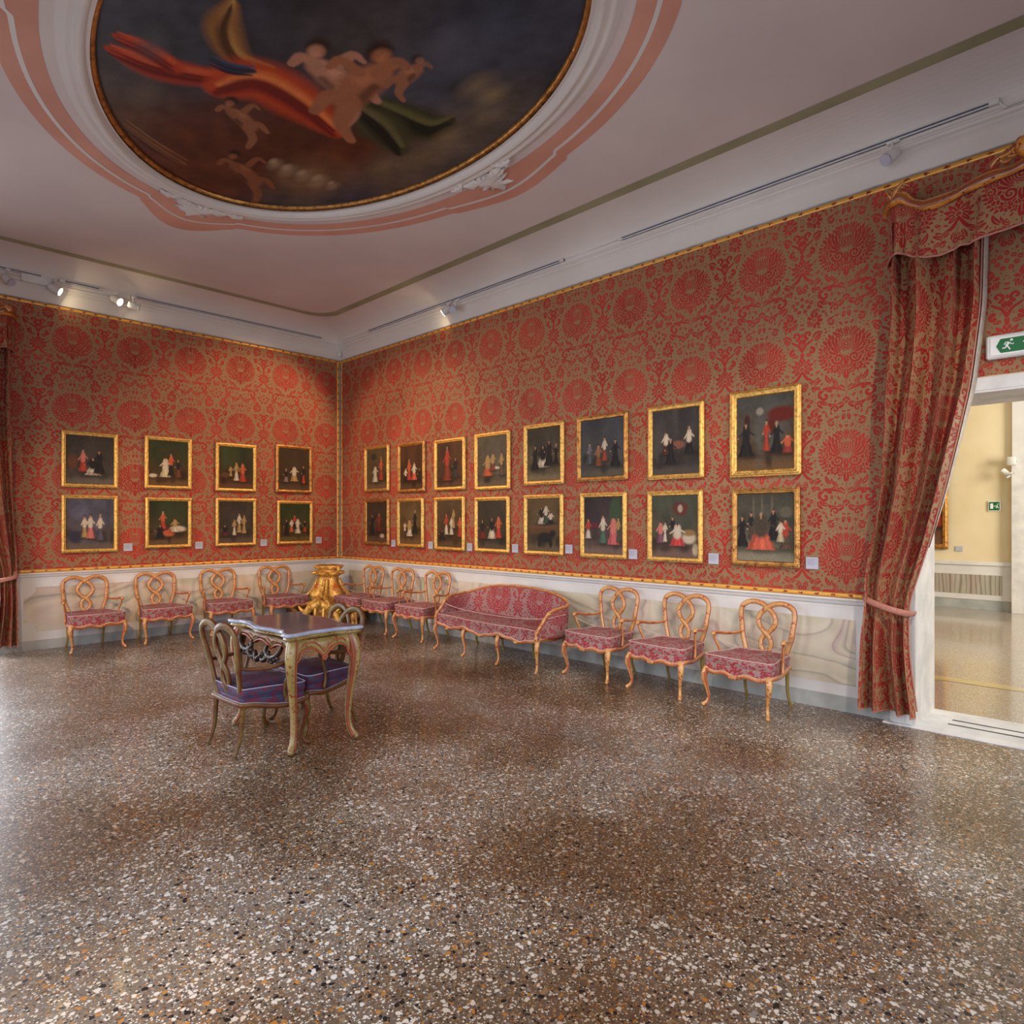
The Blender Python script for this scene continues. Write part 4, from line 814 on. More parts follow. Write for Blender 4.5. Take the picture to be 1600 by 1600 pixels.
# ---------------------------------------------------------------- curtains
def curtain(name, fmap, label, kf=1.):
    """fmap(a, d, z): a runs along the wall from the outer edge, d out of the wall"""
    t = empty(name, fmap(.35, .15, 0), 0, label, 'curtain'); t_loc = Vector(t.location)
    L = lambda a, d, z: tuple(Vector(fmap(a, d, z))-t_loc)
    zk = [3.75, 3.53, 3.05, 2.5, 2.1, 1.75, 1.38, 1.08, .93, .80, .62, .40, .10]
    le = [.03, .045, .045, .020, .0, -.02, -.08, -.13, -.125, -.135, -.15, -.155, -.165]
    re = [.62, .60, .59, .53, .45, .375, .285, .20, .155, .155, .155, .175, .215]
    le = [.045+(v-.045)*kf for v in le]
    am = [.085, .085, .085, .085, .082, .078, .070, .050, .030, .040, .055, .062, .068]
    zz = np.linspace(3.75, .10, 620); o = np.argsort(zk); zi = np.array(zk)[o]
    def sm(v): return np.interp(zz, zi, np.array(v)[o])
    kern = np.ones(31)/31
    def sm2(v): a = sm(v); return np.convolve(np.pad(a, 15, mode='edge'), kern, 'valid')
    LE, RE, AM = sm2(le), sm2(re), sm2(am); n = 230; s = np.linspace(0, 1, n)
    V = np.zeros((n, len(zz), 3)); A = np.zeros((n, len(zz)))
    for j, z in enumerate(zz):
        ph = 2*PI*3.3*(s+.06*np.sin(s*7))+.4*math.sin(z*1.3)+.6; warp = s+.05*np.sin(ph*1.0+1.2)*np.minimum(1, 8*s*(1-s))
        fold = np.sin(ph)+.35*np.sin(2.0*ph+1.1+z*.6)
        a = LE[j]+(RE[j]-LE[j])*warp; d = .165+AM[j]*fold+.015*np.sin(s*9+z*3)*AM[j]/.05
        for i in range(n): V[i, j] = L(a[i], max(.065, d[i]), z)
        A[:, j] = damask(s*1.6+.1, z+.25)
    big_grid('drape', V, M['damask_curtain'], t, attr=A)
    # lining edge and braid along the free edge
    hemz = zz[::12]; m_ = MB()
    e = [L(RE[j]+.004, .135+AM[j]*.2, zz[j]) for j in range(0, len(zz), 12)]; tube(m_, e, .006, 6, k=1); m_.build('braid', M['braid'], t)
    m_ = MB(); rows = [[L(RE[j]+.012, .125, zz[j]) for j in range(0, 420, 12)], [L(RE[j]+.030*min(1, max(0, (zz[j]-1.3)/1.2)), .07, zz[j]) for j in range(0, 420, 12)], [L(RE[j]-.03, .03, zz[j]) for j in range(0, 420, 12)]]
    loft(m_, rows, closed=False); m_.build('lining', M['lining'], t)
    m_ = MB(); e = [tuple(V[i, -1]) for i in range(0, n, 3)]; tube(m_, e, .006, 6, k=1); m_.build('hem_braid', M['braid'], t)
    m_ = MB(); kq = lambda v: .045+(v-.045)*kf
    pth = [L(kq(-.16), .005, .955), L(kq(-.155), .10, .95), L(kq(-.10), .185, .93), L(.02, .225, .895), L(.11, .215, .87), L(.175, .17, .855), L(.185, .10, .85)]
    tube(m_, pth, .011, 8, nrm=tuple(Vector(fmap(0, 1, 0))-Vector(fmap(0, 0, 0))), asp=2.3); m_.build('tieback', M['braid'], t)
    return t
def pelmet(name, fmap, half, label):
    t = empty(name, fmap(half, .1, 3.8), 0, label, 'pelmet'); t_loc = Vector(t.location)
    L = lambda a, d, z: tuple(Vector(fmap(a, d, z))-t_loc)
    pl = [(-.02, .0), (.02, .12), (.06, .21), (.12, .25), (.3, .26), (half, .27)]
    zt = [3.91, 3.90, 3.89, 3.875, 3.822, 3.787, 3.783, 3.785, 3.815, 3.842, 3.845, 3.865]; az = [-.02, .02, .06, .145, .20, .28, .38, .48, .61, .70, .77, half]
    zb = [3.50, 3.50, 3.50, 3.497, 3.455, 3.425, 3.41, 3.43, 3.462, 3.47, 3.475, 3.49]
    def plan(a): a_ = a if a <= half else 2*half-a; return a, np.interp(a_, [p[0] for p in pl], [p[1] for p in pl])
    def z_top(a): return np.interp(a if a <= half else 2*half-a, az, zt)
    def z_bot(a): return np.interp(a if a <= half else 2*half-a, az, zb)
    # arc-length samples along the plan
    aa = [-.02+i*(.03)/6 for i in range(6)]+list(np.linspace(.012, 2*half-.012, 420))+[2*half-.01+i*.03/6 for i in range(6)]
    pts = [plan(a) for a in aa]; arc = np.concatenate([[0], np.cumsum([math.dist(p, q_) for p, q_ in zip(pts[:-1], pts[1:])])])
    n, m = len(aa), 95; V = np.zeros((n, m, 3)); A = np.zeros((n, m))
    pleats = (.10, .50, 2*half-.50, 2*half-.10)
    for i, a in enumerate(aa):
        fold = sum(.030*math.exp(-((a-c)/.022)**2)-.022*math.exp(-((a-c-.045)/.014)**2) for c in pleats); flare = 1+.0
        for j in range(m):
            s = j/(m-1); z = z_top(a)-.01+(z_bot(a)-z_top(a)+.01)*s; V[i, j] = L(a, pts[i][1]-.02+fold*(.35+.75*s)+.02*s, z); A[i, j] = damask(arc[i]-.32, z-VZ-.02)
    big_grid('valance', V, M['damask_curtain'], t, attr=A, flip=True)
    mm = MB(); tube(mm, [V[i, -1] for i in range(0, n, 4)], .008, 6, k=1); mm.build('braid', M['braid'], t)
    mm = MB(); path = []
    for a in np.linspace(-.02, 2*half+.02, 60):
        p = plan(min(max(a, -.02), 2*half+.02)); rad = .036+.010*math.exp(-((a-.10)/.05)**2)+.010*math.exp(-((a-2*half+.10)/.05)**2)+.006*math.sin(a*22)
        path.append((*L(a, p[1]+.012, z_top(a)+.012+.012*math.sin(a*14)), rad))
    tube(mm, path, 0, 12, nrm=(0, 0, 1), k=3, asp=.75)
    for c, s in ((.11, 1), (2*half-.11, -1)):
        for q_ in range(5): tube(mm, [(*L(c-.03*s, .275, 3.90), .012), (*L(c-.05*s+.02*s*q_, .29, 3.945+.01*q_), .009), (*L(c+s*(-.06+.035*q_), .27, 3.96), .003)], 0, 8, k=4)
    for c, s in ((.36, 1), (2*half-.36, -1)): tube(mm, [(*L(c-.12, .285, 3.775), .008), (*L(c, .29, 3.765), .014), (*L(c+.12, .285, 3.785), .006)], 0, 8, k=4)
    mm.build('cornice', M['gilt_cornice'], t)
    mm = MB(); H = half; 
    for s in (-1, 1):
        for q_ in range(4):
            r0 = .05-.009*q_; cx_ = H+s*(.10-.025*q_); cz_ = 3.94+.028*q_
            sp = [(*L(cx_+r0*(1-k_/16)*math.cos(s*k_*.55+PI/2*q_), .285, cz_+r0*(1-k_/16)*math.sin(k_*.55+PI/2*q_)), .017*(1-k_/22)) for k_ in range(14)]; tube(mm, sp, 0, 8, k=2)
        tube(mm, [(*L(H+s*.20, .28, 3.90), .014), (*L(H+s*.16, .29, 3.945), .016), (*L(H+s*.09, .29, 3.97), .018), (*L(H, .29, 4.04), .012)], 0, 10, k=5)
    ball(mm, L(H, .285, 3.98), .06, 0, 8, 1, 1, 1.2); mm.build('crest', M['gilt_cornice'], t)
    return t
M['gilt_cornice'] = painted_wood('orange_gilt_cornice', (.66,.27,.035), (.48,.15,.025), (.16,.02,.008), .60, .3)
fr = lambda a, d, z: (8.03+a, -d, z)
fl = lambda a, d, z: (d, -4.295-a, z)
curtain('curtain', fr, 'red and gold damask curtain tied back beside the stone doorway on the right')
pelmet('pelmet', fr, .86, 'damask pelmet with carved gilt cornice above the right-hand doorway')
curtain('curtain', fl, 'red damask curtain tied back at the left edge of the left wall', .3)
pelmet('pelmet', fl, .86, 'end of a damask pelmet with gilt cornice above the left curtain')
# ---------------------------------------------------------------- exit sign over the doorway
t = empty('exit_sign', (8.83, -.02, 2.75), 0, 'white boxed emergency exit sign with green running man above the doorway', 'sign')
mb = MB(); box(mb, -.19, .19, -.035, .01, -.082, .082, 0, .010); mb.build('housing', M['fixture'], t, False)
mb = MB(); box(mb, -.165, .165, -.040, -.034, -.062, .062, 0, .002); mb.build('diffuser', M['sign_white'], t, False)
gp = [(-.13, 0), (-.105, .048), (.105, .048), (.13, 0), (.105, -.048), (-.105, -.048)]
mb = MB(); poly_prism(mb, gp, lambda a, b, d: (a, d, b), -.043, -.039); mb.build('green_panel', M['green'], t, False)
mb = MB(); T2 = lambda pts, r: tube(mb, [(a-.055, -.046, b) for a, b in pts], r, 6, k=2, nrm=(0, 1, 0))
T2([(-.004, .018), (-.018, -.006)], .0085); T2([(-.004, .018), (-.020, .020), (-.030, .004)], .0035); T2([(0, .016), (.010, .004), (.024, .006)], .0035)
T2([(-.018, -.006), (-.024, -.018), (-.040, -.018)], .0045); T2([(-.016, -.006), (-.006, -.016), (.002, -.034)], .0045); ball(mb, (-.045, -.045, .032), .0085, 0, 6, 1, .4, 1)
mb.build('running_man', M['sign_white'], t, False)
mb = MB(); tube(mb, [(.02, -.046, .012), (.045, -.046, -.012), (.085, -.046, .028)], .0055, 6, k=1, nrm=(0, 1, 0)); mb.build('arrow', M['sign_white'], t, False)
# ---------------------------------------------------------------- tracks and spotlights
def track(p0, p1, wall, label):
    v = (Vector(p1)-Vector(p0)); L = v.length; rz = math.atan2(v.y, v.x)
    t = empty('lighting_track', p0, rz, label, 'track', 'white lighting tracks along the cornice')
    s = -1 if wall == 'R' else 1; s = s*(1 if (wall == 'R') == (v.x > 0) or wall == 'L' else 1)
    m_ = MB(); box(m_, 0, L, -.018, .018, -.014, .014, 0, .003); m_.build('rail', M['fixture'], t, False)
    m_ = MB(); box(m_, .04, L-.04, -.0195, .0195, -.006, .006); box(m_, .04, L-.04, -.006, .006, -.0155, .0155); m_.build('slot', M['slot'], t, False)
    m_ = MB(); box(m_, L-.06, L, -.022, .022, -.018, .018, 0, .003); m_.build('end_feed', M['fixture'], t, False)
zt = 4.435
def xr(px, py): return P(px, py, y=-.08)[0]
def yl(px, py): return P(px, py, x=.08)[1]
track((xr(968, 386), -.08, zt), (xr(1562, 172), -.08, zt), 'R', 'long white lighting track high on the right wall, ending above the right curtain')
track((xr(575, 512), -.08, zt), (xr(882, 418), -.08, zt), 'R', 'shorter white lighting track high on the right wall near the corner')
track((.08, yl(505, 538), zt), (.08, yl(205, 473), zt), 'L', 'long white lighting track on the left wall, running towards the corner')
track((.08, yl(160, 459), zt), (.08, yl(92, 444), zt), 'L', 'short white lighting track between the two lit spotlights on the left wall')
track((.08, yl(70, 438), zt), (.08, yl(-40, 415), zt), 'L', 'white lighting track at the far left edge above the left curtain')
def spotlight(loc, target, lit, label, group='track spotlights', wall='R'):
    t = empty('spotlight', loc, 0, label, 'spotlight', group); d = (Vector(target)-Vector(loc)).normalized()
    b = -d*.075; m_ = MB(); tube(m_, [(*b, .030), (*(-d*.06), .042), (*(d*.03), .046), (*(d*.055), .047)], 0, 16, k=2); m_.build('lamp_head', M['fixture'], t)
    m_ = MB(); e = Vector((loc[0] if wall != 'L' else .08, loc[1] if wall != 'R' else -.08, zt))-Vector(loc)
    if wall == 'B': e = Vector((0, -.05, .16))
    if wall == 'F': e = Vector((.05, 0, .16))
    tube(m_, [tuple(-d*.03), tuple(e*.5), tuple(e)], .010, 8, k=3); box(m_, e.x-.045, e.x+.045, e.y-.02, e.y+.02, e.z-.03, e.z-.005, 0, .004); m_.build('bracket', M['fixture'], t)
    m_ = MB(); n_ = 16; a1 = d.orthogonal().normalized(); a2 = d.cross(a1); c = d*.057
    m_.add([tuple(c)]+[tuple(c+.044*(math.cos(2*PI*i/n_)*a1+math.sin(2*PI*i/n_)*a2)) for i in range(n_)], [(0, i+1, (i+1) % n_+1) for i in range(n_)])
    m_.build('bulb', M['glow'] if lit else M['plaque'], t)
    return t
def back(p, tg, k=.075): d = (Vector(tg)-Vector(p)).normalized(); return tuple(Vector(p)-d*k)
s_ = SPOTS
spotlight(back(*s_[0][:2]), s_[0][1], True, 'glowing white spotlight on the left wall cornice, the one nearer the left curtain', wall='L')
spotlight(back(*s_[1][:2]), s_[1][1], True, 'glowing white spotlight on the left wall cornice, the one nearer the corner', wall='L')
spotlight((.17, yl(207, 480), 4.29), (1.0, -.2, 3.4), False, 'unlit white spotlight just beside the glowing one nearer the corner', wall='L')
spotlight((.17, -4.36, 4.285), (2.0, -3.2, 2.6), False, 'unlit white spotlight on the left wall above the left curtain', wall='L')
spotlight(back(*s_[2][:2]), s_[2][1], True, 'white spotlight of a pair on the right wall, the one nearer the room corner', wall='R')
spotlight((3.02, -.16, 4.28), (5.2, -2.6, 2.6), False, 'white spotlight of a pair on the right wall, the one farther from the corner', wall='R')
spotlight((xr(1396, 255), -.17, 4.27), (7.4, -1.4, 3.2), False, 'single white spotlight on the cornice above the right curtain', wall='R')
for (p, tg, *_), wl_ in zip(s_[3:], 'BBBFFB'): spotlight(back(p, tg), tg, True, None, wall=wl_)  # the last fixture only houses the added floor beam
for o in list(C.objects):
    if o.name.startswith('spotlight') and 'label' not in o: o['label'] = 'unseen white spotlight on the cornice behind the camera'; o['group'] = 'spotlights on the near walls'
mb = MB(); box(mb, .035, .085, -.085, -.035, 4.20, 4.27, 0, .005); tag(mb.build('junction_box', M['fixture'], None, False), 'small white junction box in the cornice corner', 'box')
c0 = P(68, 441, x=.06); mb = MB(); box(mb, .03, .09, c0[1]-.22, c0[1]+.06, 4.34, 4.43, 0, .006); tag(mb.build('transformer_box', M['fixture'], None, False), 'long white transformer box between tracks on the left cornice', 'box')
mb = MB(); tube(mb, [(xr(1562, 172), -.085, 4.435), (xr(1566, 180), -.085, 4.40), (xr(1575, 186), -.075, 4.385), (xr(1600, 178), -.075, 4.39), (XM-.1, -.075, 4.39)], .007, 8, k=4); tag(mb.build('cable', M['fixture']), 'white cable leaving the right end of the long track', 'cable')
mb = MB(); tube(mb, [(.10, -.08, 4.43), (xr(575, 512), -.075, 4.437)], .005, 6, k=1); tube(mb, [(xr(882, 418), -.075, 4.44), (xr(968, 386), -.075, 4.44)], .005, 6, k=1); tag(mb.build('cable', M['fixture']), 'thin cable joining the two tracks on the right wall', 'cable')
# ---------------------------------------------------------------- chairs
def outline(fw, bw, yf, yb, n=132, bow=.022, serp=-.003):
    """seat plan, counter-clockwise from the front centre; fw/bw half widths"""
    key = [(0, yf-bow), (.35*fw, yf-bow*.8+serp*.3), (.70*fw, yf+serp), (.93*fw, yf+.004), (fw, yf+.03), (fw*1.0-.004, yf+.10), ((fw+bw)/2, (yf+yb)/2), (bw+.012, yb-.06), (bw-.01, yb), (bw*.5, yb+.008), (0, yb+.010)]
    full = key+[(-x, y) for x, y in key[-2:0:-1]]; q_ = catmull(np.array([(x, y, 0) for x, y in full]), 8, True)[:, :2]
    seg = np.linalg.norm(np.roll(q_, -1, 0)-q_, axis=1); s = np.concatenate([[0], np.cumsum(seg)]); L = s[-1]
    qq = np.vstack([q_, q_[:1]]); u = np.linspace(0, L, n, endpoint=False); return np.stack([np.interp(u, s, qq[:, 0]), np.interp(u, s, qq[:, 1])], 1), u, L
def inset(o, d):
    c = o.mean(0); T_ = np.roll(o, -1, 0)-np.roll(o, 1, 0); T_ /= np.linalg.norm(T_, axis=1, keepdims=True); Nn = np.stack([T_[:, 1], -T_[:, 0]], 1); return o-Nn*d
def cushion(out, u, z0, z1, dome, mat, name, parent, us=1., rad=.012, voff=0., zlow=None, rtop=16):
    c = np.array([0, out[:, 1].mean()]); rows = []; A = []
    zs_ = np.linspace(0, 1, 9)
    for t in zs_:
        z = z0+(z1-z0)*t if zlow is None else zlow+(z1-zlow)*t
        ins = rad*(1-math.sin(PI*(.12+.76*t)))**1.2
        o = inset(out, ins); rows.append(np.column_stack([o, np.full(len(o), 1.)*z])); A.append(damask(u*us+.1, (z0+(z1-z0)*t)*us+voff))
    ot = inset(out, rad)
    for t in np.linspace(0, 1, rtop)[1:]:
        sc_ = 1-t*.985; o = c+(ot-c)*sc_; z = z1+dome*(1-sc_**2.2); rows.append(np.column_stack([o, np.full(len(o), z)])); A.append(damask(o[:, 0]*us+.1, o[:, 1]*us+voff))
    m_ = MB(); V = np.array(rows); a, b = V.shape[:2]; f = grid_f(a, b, False, True); f.append(tuple(range((a-1)*b, a*b))); f.append(tuple(range(b-1, -1, -1)))
    m_.add(V.reshape(-1, 3), f, 0, damask=np.array(A)); return m_.build(name, mat, parent)
def make_chair(wood, rear_wood, fabric, pip, dy=0., wide=1.5, rake=.95):
    t = empty('armchair', (0, 0, 0), 0, 'armchair', 'chair')
    out, u, L = outline(.31, .225, -.30+dy, .215); n = len(out)
    # apron wave as a function of plan position
    def wave(x, y):
        if y < -.22+dy: return .304-.018*math.cos(x/.31*3*PI)*(1 if abs(x) < .2 else .6)-.004*math.cos(x/.31*PI)
        return .318-.018*math.cos((y+.04)/.24*PI)
    wv = np.array([wave(x, y) for x, y in out]); wv = np.convolve(np.concatenate([wv[-3:], wv, wv[:3]]), np.ones(7)/7, 'valid')
    base = cushion(inset(out, .004), u, .33, .375, .0, fabric, 'seat_base', t, 1.7, .006, .2, zlow=wv+.0, rtop=3)
    cush = cushion(out, u, .378, .440, .022, fabric, 'seat_cushion', t, 1.5)
    m_ = MB(); tube(m_, np.column_stack([inset(out, .003), np.full(n, .440)]), .0045, 6, k=1, closed=True); tube(m_, np.column_stack([inset(out, .001), wv+.016]), .0035, 6, k=1, closed=True); m_.build('piping', pip, cush)
    m_ = MB(); o = inset(out, .002); tube(m_, np.column_stack([o, wv, np.full(n, .018)]), 0, 8, k=1, closed=True, nrm=(0, 0, 1), asp=1.)
    for s in (-1, 0, 1): tube(m_, [(s*.02-.02*s, -.345+dy, .295, .006), (s*.022, -.350+dy, .290+(.0 if s else .012), .012), (s*.038, -.345+dy, .302, .004)], 0, 8, k=3)
    ball(m_, (0, -.343+dy, .292), .018, 0, 7, 1.3, .7, .8); m_.build('seat_rail', wood, t)
    for s in (-1, 1):
        m_ = MB(); tube(m_, [(s*.270, -.262+dy, .335, 0.0244), (s*.292, -.290+dy, .300, 0.0293), (s*.300, -.304+dy, .245, 0.0268), (s*.284, -.290+dy, .165, 0.0183), (s*.272, -.276+dy, .090, 0.0146), (s*.278, -.284+dy, .045, 0.0146), (s*.292, -.304+dy, .020, 0.0195), (s*.300, -.318+dy, .013, 0.0146)], 0, 10, k=5)
        ball(m_, (s*.297, -.315+dy, .018), .018, 0, 6); m_.build('leg', wood, t)
        m_ = MB(); tube(m_, [(s*.205, .200, .345, .019), (s*.203, .205, .25, .017), (s*.200, .214, .13, .014), (s*.203, .240, .045, .013), (s*.207, .262, .006, .015)], 0, 8, k=4); m_.build('leg', rear_wood, t)
    # interlaced back
    def yb(z): return .205+.10*max(0, z-.36)**1.15*rake
    for s in (-1, 1):
        pts = [(.145, .345), (.180, .42), (.218, .52), (.236, .585), (.242, .66), (.250, .74), (.236, .808), (.178, .848), (.105, .854), (.035, .832), (-.035, .785), (-.080, .728), (-.078, .668), (-.030, .612), (.020, .575), (.050, .525), (.040, .47), (.005, .43), (-.01, .40)]
        rr = [.0155]*3+[.017]+[.0155]*9+[.0145]*6
        m_ = MB(); tube(m_, [(s*x, yb(z)+(.007*s*math.cos(i*1.1)), z, r_) for i, ((x, z), r_) in enumerate(zip(pts, rr))], 0, 10, k=5, nrm=(0, 1, 0), asp=wide)
        m_.build('back_hoop', wood, t)
        m_ = MB(); tube(m_, [(s*.236, yb(.585), .585, .013), (s*.262, .16, .572, .013), (s*.300, .06, .575, .014), (s*.318, -.03, .590, .015), (s*.325, -.085, .592, .019), (s*.322, -.108, .578, .014)], 0, 10, k=5, nrm=(0, 0, 1), asp=1.1)
        ball(m_, (s*.325, -.095, .586), .021, 0, 7, 1, 1.1, .9)
        tube(m_, [(s*.322, -.085, .578, .012), (s*.312, -.075, .52, .011), (s*.296, -.05, .46, .011), (s*.292, -.045, .39, .013), (s*.297, -.06, .335, .016)], 0, 10, k=4); m_.build('armrest', wood, t)
    m_ = MB(); tube(m_, [(-.315, -.08, .55), (-.15, -.06, .505), (.0, -.05, .49), (.15, -.06, .505), (.315, -.08, .55)], .0028, 6, k=4); m_.build('barrier_cord', M['dark_cord'] if wood is not M['wood'] else M['piping'], t)
    return t
M['dark_cord'] = noise_mat('brown_cord', (.10,.05,.03), (.15,.08,.05), 40, .7)
ch = make_chair(M['wood'], M['plain_wood'], M['damask_seat'], M['piping'], .03)
GRP = 'lacquered armchairs along the walls'
CH = [('R', 7.115, -.39, -5, 'ochre lacquered armchair with rose damask seat, the one nearest the right doorway curtain'),
      ('R', 6.335, -.36, -4, 'ochre lacquered armchair with rose damask seat, middle one of three between sofa and right curtain'),
      ('R', 5.56, -.345, -4, 'ochre lacquered armchair with rose damask seat, standing just right of the sofa'),
      ('R', 2.66, -.345, 3, 'ochre lacquered armchair with rose damask seat, standing just left of the sofa'),
      ('R', 1.87, -.345, 3, 'ochre lacquered armchair on the right wall, middle of the three left of the sofa'),
      ('R', 1.14, -.35, 3, 'ochre lacquered armchair on the right wall, overlapping the golden pedestal'),
      ('L', .325, -3.585, 3, 'warm-lit orange lacquered armchair on the left wall, nearest the left curtain'),
      ('L', .325, -2.80, 1, 'warm-lit orange lacquered armchair on the left wall, second from the left curtain'),
      ('L', .325, -2.00, 0, 'warm-lit orange lacquered armchair on the left wall, third from the left curtain'),
      ('L', .325, -1.17, 0, 'warm-lit orange lacquered armchair on the left wall, nearest the golden pedestal')]
for i, (wall, x, y, a, lab) in enumerate(CH):
    o = ch if i == 0 else copy_tree(ch)
    o.location = (x, y, 0); o.scale = (.95, 1, .985); o.rotation_euler = (0, 0, math.radians(a)+(0 if wall == 'R' else PI/2)); o['label'] = lab; o['group'] = GRP
# the two chairs at the table
tch = make_chair(M['wood_olive'], M['wood_olive'], M['damask_blue'], M['piping_blue'], .10, 1.75, 1.9)
tch.location = (5.01, -3.63, 0); tch.rotation_euler = (0, 0, PI+.03); tch['label'] = 'olive lacquered armchair with violet damask seat, back towards the viewer at the table'; tch['group'] = 'olive armchairs at the card table'
t2 = copy_tree(tch); t2.location = (4.90, -3.15, 0); t2.rotation_euler = (0, 0, -.06); t2['label'] = 'olive lacquered armchair with violet damask seat, behind and under the table'
# ---------------------------------------------------------------- card table
tb = empty('card_table', (4.98, -3.35, 0), math.radians(-1), 'cream and red lacquered card table with grey-violet top and cabriole legs', 'table')
def serp(hx, hy, o=0.):
    hx += o; hy += o
    key = [(hx-.015, hy-.10), (hx, hy), (hx-.07, hy+.012), (hx-.17, hy-.030), (hx-.32, hy-.022), (0, hy+.012)]
    qtr = [(hx-.030, 0), (hx-.038, hy*.35)]+key
    f1 = qtr+[(-x, y) for x, y in reversed(qtr[:-1])]; f2 = [(-x, -y) for x, y in qtr[1:]]+[(x, -y) for x, y in reversed(qtr[1:-1])]
    return catmull(np.array([(x, y, 0) for x, y in f1+f2]), 4, True)[:, :2]
def slab(o_list, name, mat, cap=True):
    m_ = MB(); V = [np.column_stack([serp(.50, .275, o), np.full(len(serp(.50, .275, 0)), z)]) for o, z in o_list]; loft(m_, V, cap0=cap, cap1=cap); return m_.build(name, mat, tb, False)
slab([(-.022, .797), (-.022, .8045)], 'top_slab', M['table_top'])
slab([(-.018, .780), (-.002, .782), (.002, .792), (-.004, .801), (-.024, .8035)], 'top_rim', M['blue_rim'])
slab([(-.045, .735), (-.040, .745), (-.022, .752), (-.012, .762), (-.018, .772), (-.016, .780)], 'moulding', M['wood_cream'])
def apron(p0, p1, low, name, mat, thick=.018, n=60):
    p0, p1 = np.array(p0), np.array(p1); d = (p1-p0)/np.linalg.norm(p1-p0); nn = np.array([d[1], -d[0]]); m_ = MB(); rows = []
    for s in np.linspace(0, 1, n):
        p = p0+(p1-p0)*s; zl = low(s); rows.append([(*(p+nn*thick), .745), (*(p+nn*(thick+.006)), .70), (*(p+nn*thick), zl+.012), (*(p+nn*(thick-.004)), zl), (*(p-nn*thick*.3), zl), (*(p-nn*thick*.3), .745)])
    rim = np.tile([0, 0, 0, 1, 1, 0], n); loft(m_, rows, closed=True, rim=rim); 
    pa = [(*(p0+(p1-p0)*s+nn*(thick+.004)), low(s)+.004) for s in np.linspace(.0, 1, 40)]; tube(m_, pa, .0075, 8, mat=1, k=1)
    pa = [(*(p0+(p1-p0)*s+nn*(thick+.006)), min(.725, low(s)+.045)) for s in np.linspace(.12, .88, 40)]; tube(m_, pa, .0055, 8, mat=1, k=1)
    return m_.build(name, [mat, M['dark_red']], tb)
lowS = lambda s: .60+.085*abs(math.sin(2*PI*s))**.8-.0*s+(.0 if .1 < s < .9 else -.03)
lowL = lambda s: .655+.045*abs(math.sin(3*PI*s))**.9-(.05 if s < .06 or s > .94 else 0)
cx_, cy_ = .435, .215
apron((cx_, -cy_), (cx_, cy_), lowS, 'apron', M['wood_cream']); apron((-cx_, cy_), (-cx_, -cy_), lowS, 'apron', M['wood_cream'])
apron((-cx_, -cy_), (cx_, -cy_), lowL, 'apron', M['wood_olive']); apron((cx_, cy_), (-cx_, cy_), lowL, 'apron', M['wood_olive'])
mb = MB()
for sx in (-1, 1):
    tube(mb, [(sx*.35, -.25, .70, .012), (sx*.30, -.262, .64, .018), (sx*.20, -.265, .61, .020), (sx*.12, -.262, .64, .015), (sx*.13, -.255, .68, .010)], 0, 8, k=5)
    tube(mb, [(sx*.03, -.258, .60, .008), (sx*.08, -.268, .575, .018), (sx*.15, -.268, .60, .016), (sx*.17, -.26, .65, .01)], 0, 8, k=5)
    for k_ in range(7): ball(mb, (sx*(.05+.045*k_), -.268, .60+.02*math.sin(k_*1.3)), .015, 0, 6)
tube(mb, [(-.06, -.26, .62, .012), (0, -.272, .57, .022), (.06, -.26, .62, .012)], 0, 8, k=5); mb.build('carved_drapery', M['gilt_dark'], tb)
for ex in (-1, 1):
    mb = MB(); xx = ex*(cx_+.028)
    sp = [(xx, .020*math.cos(a)*(1-a/16), .612+.020*math.sin(a)*(1-a/16), .006) for a in np.linspace(0, 12, 26)]; tube(mb, sp, 0, 8, k=2); mb.build('volute', M['dark_red'], tb)
for sx in (-1, 1):
    for sy in (-1, 1):
        m_ = MB(); dx, dy = sx*.707, sy*.707; bx, by = sx*.425, sy*.21
        pr_ = [(.00, .745, .040), (.020, .70, .046), (.034, .64, .047), (.036, .56, .041), (.022, .45, .033), (.002, .33, .027), (-.010, .20, .022), (-.004, .11, .021), (.016, .055, .023), (.036, .028, .027), (.050, .018, .018)]
        tube(m_, [(bx+dx*o, by+dy*o, z, r_) for o, z, r_ in pr_], 0, 12, k=5, nrm=(dx, dy, 0), asp=.85)
        for s2 in (-1, 1): tube(m_, [(bx+dx*o-s2*dy*r_*.82*sx*sy*0+s2*(-dy)*r_*.80, by+dy*o+s2*dx*r_*.80, z, .0055) for o, z, r_ in pr_[:-1]], 0, 6, mat=1, k=4)
        ball(m_, (bx+dx*.046, by+dy*.046, .022), .022, 0, 7); ball(m_, (bx+dx*.058, by+dy*.058, .66), .018, 0, 6, 1, 1, 2.2)
        m_.build('leg', [M['wood_cream'], M['dark_red']], tb)
# ---------------------------------------------------------------- sofa
so = empty('sofa', (4.235, -.42, 0), math.radians(-2.5), 'long rose damask sofa with curved gilt-brown frame between the armchairs', 'sofa')
HW = .87; out, u, L = outline(HW-.02, HW-.10, -.34, .20, 360, .035, .010); n = len(out)
def swave(x, y):
    if y < -.22: return .292-.022*math.cos(x/HW*PI*3)*1.0-.008*math.cos(x/HW*9*PI)+.010
    return .31-.014*math.cos(y/.25*PI)
wv = np.array([swave(x, y) for x, y in out]); wv = np.convolve(np.concatenate([wv[-3:], wv, wv[:3]]), np.ones(7)/7, 'valid')
cushion(inset(out, .006), u, .30, .365, 0, M['damask_seat'], 'seat_base', so, 1.4, .006, .2, zlow=wv, rtop=3)
cu = cushion(inset(out, .004), u, .368, .425, .022, M['damask_seat'], 'seat_cushion', so, 1., .014, rtop=46)
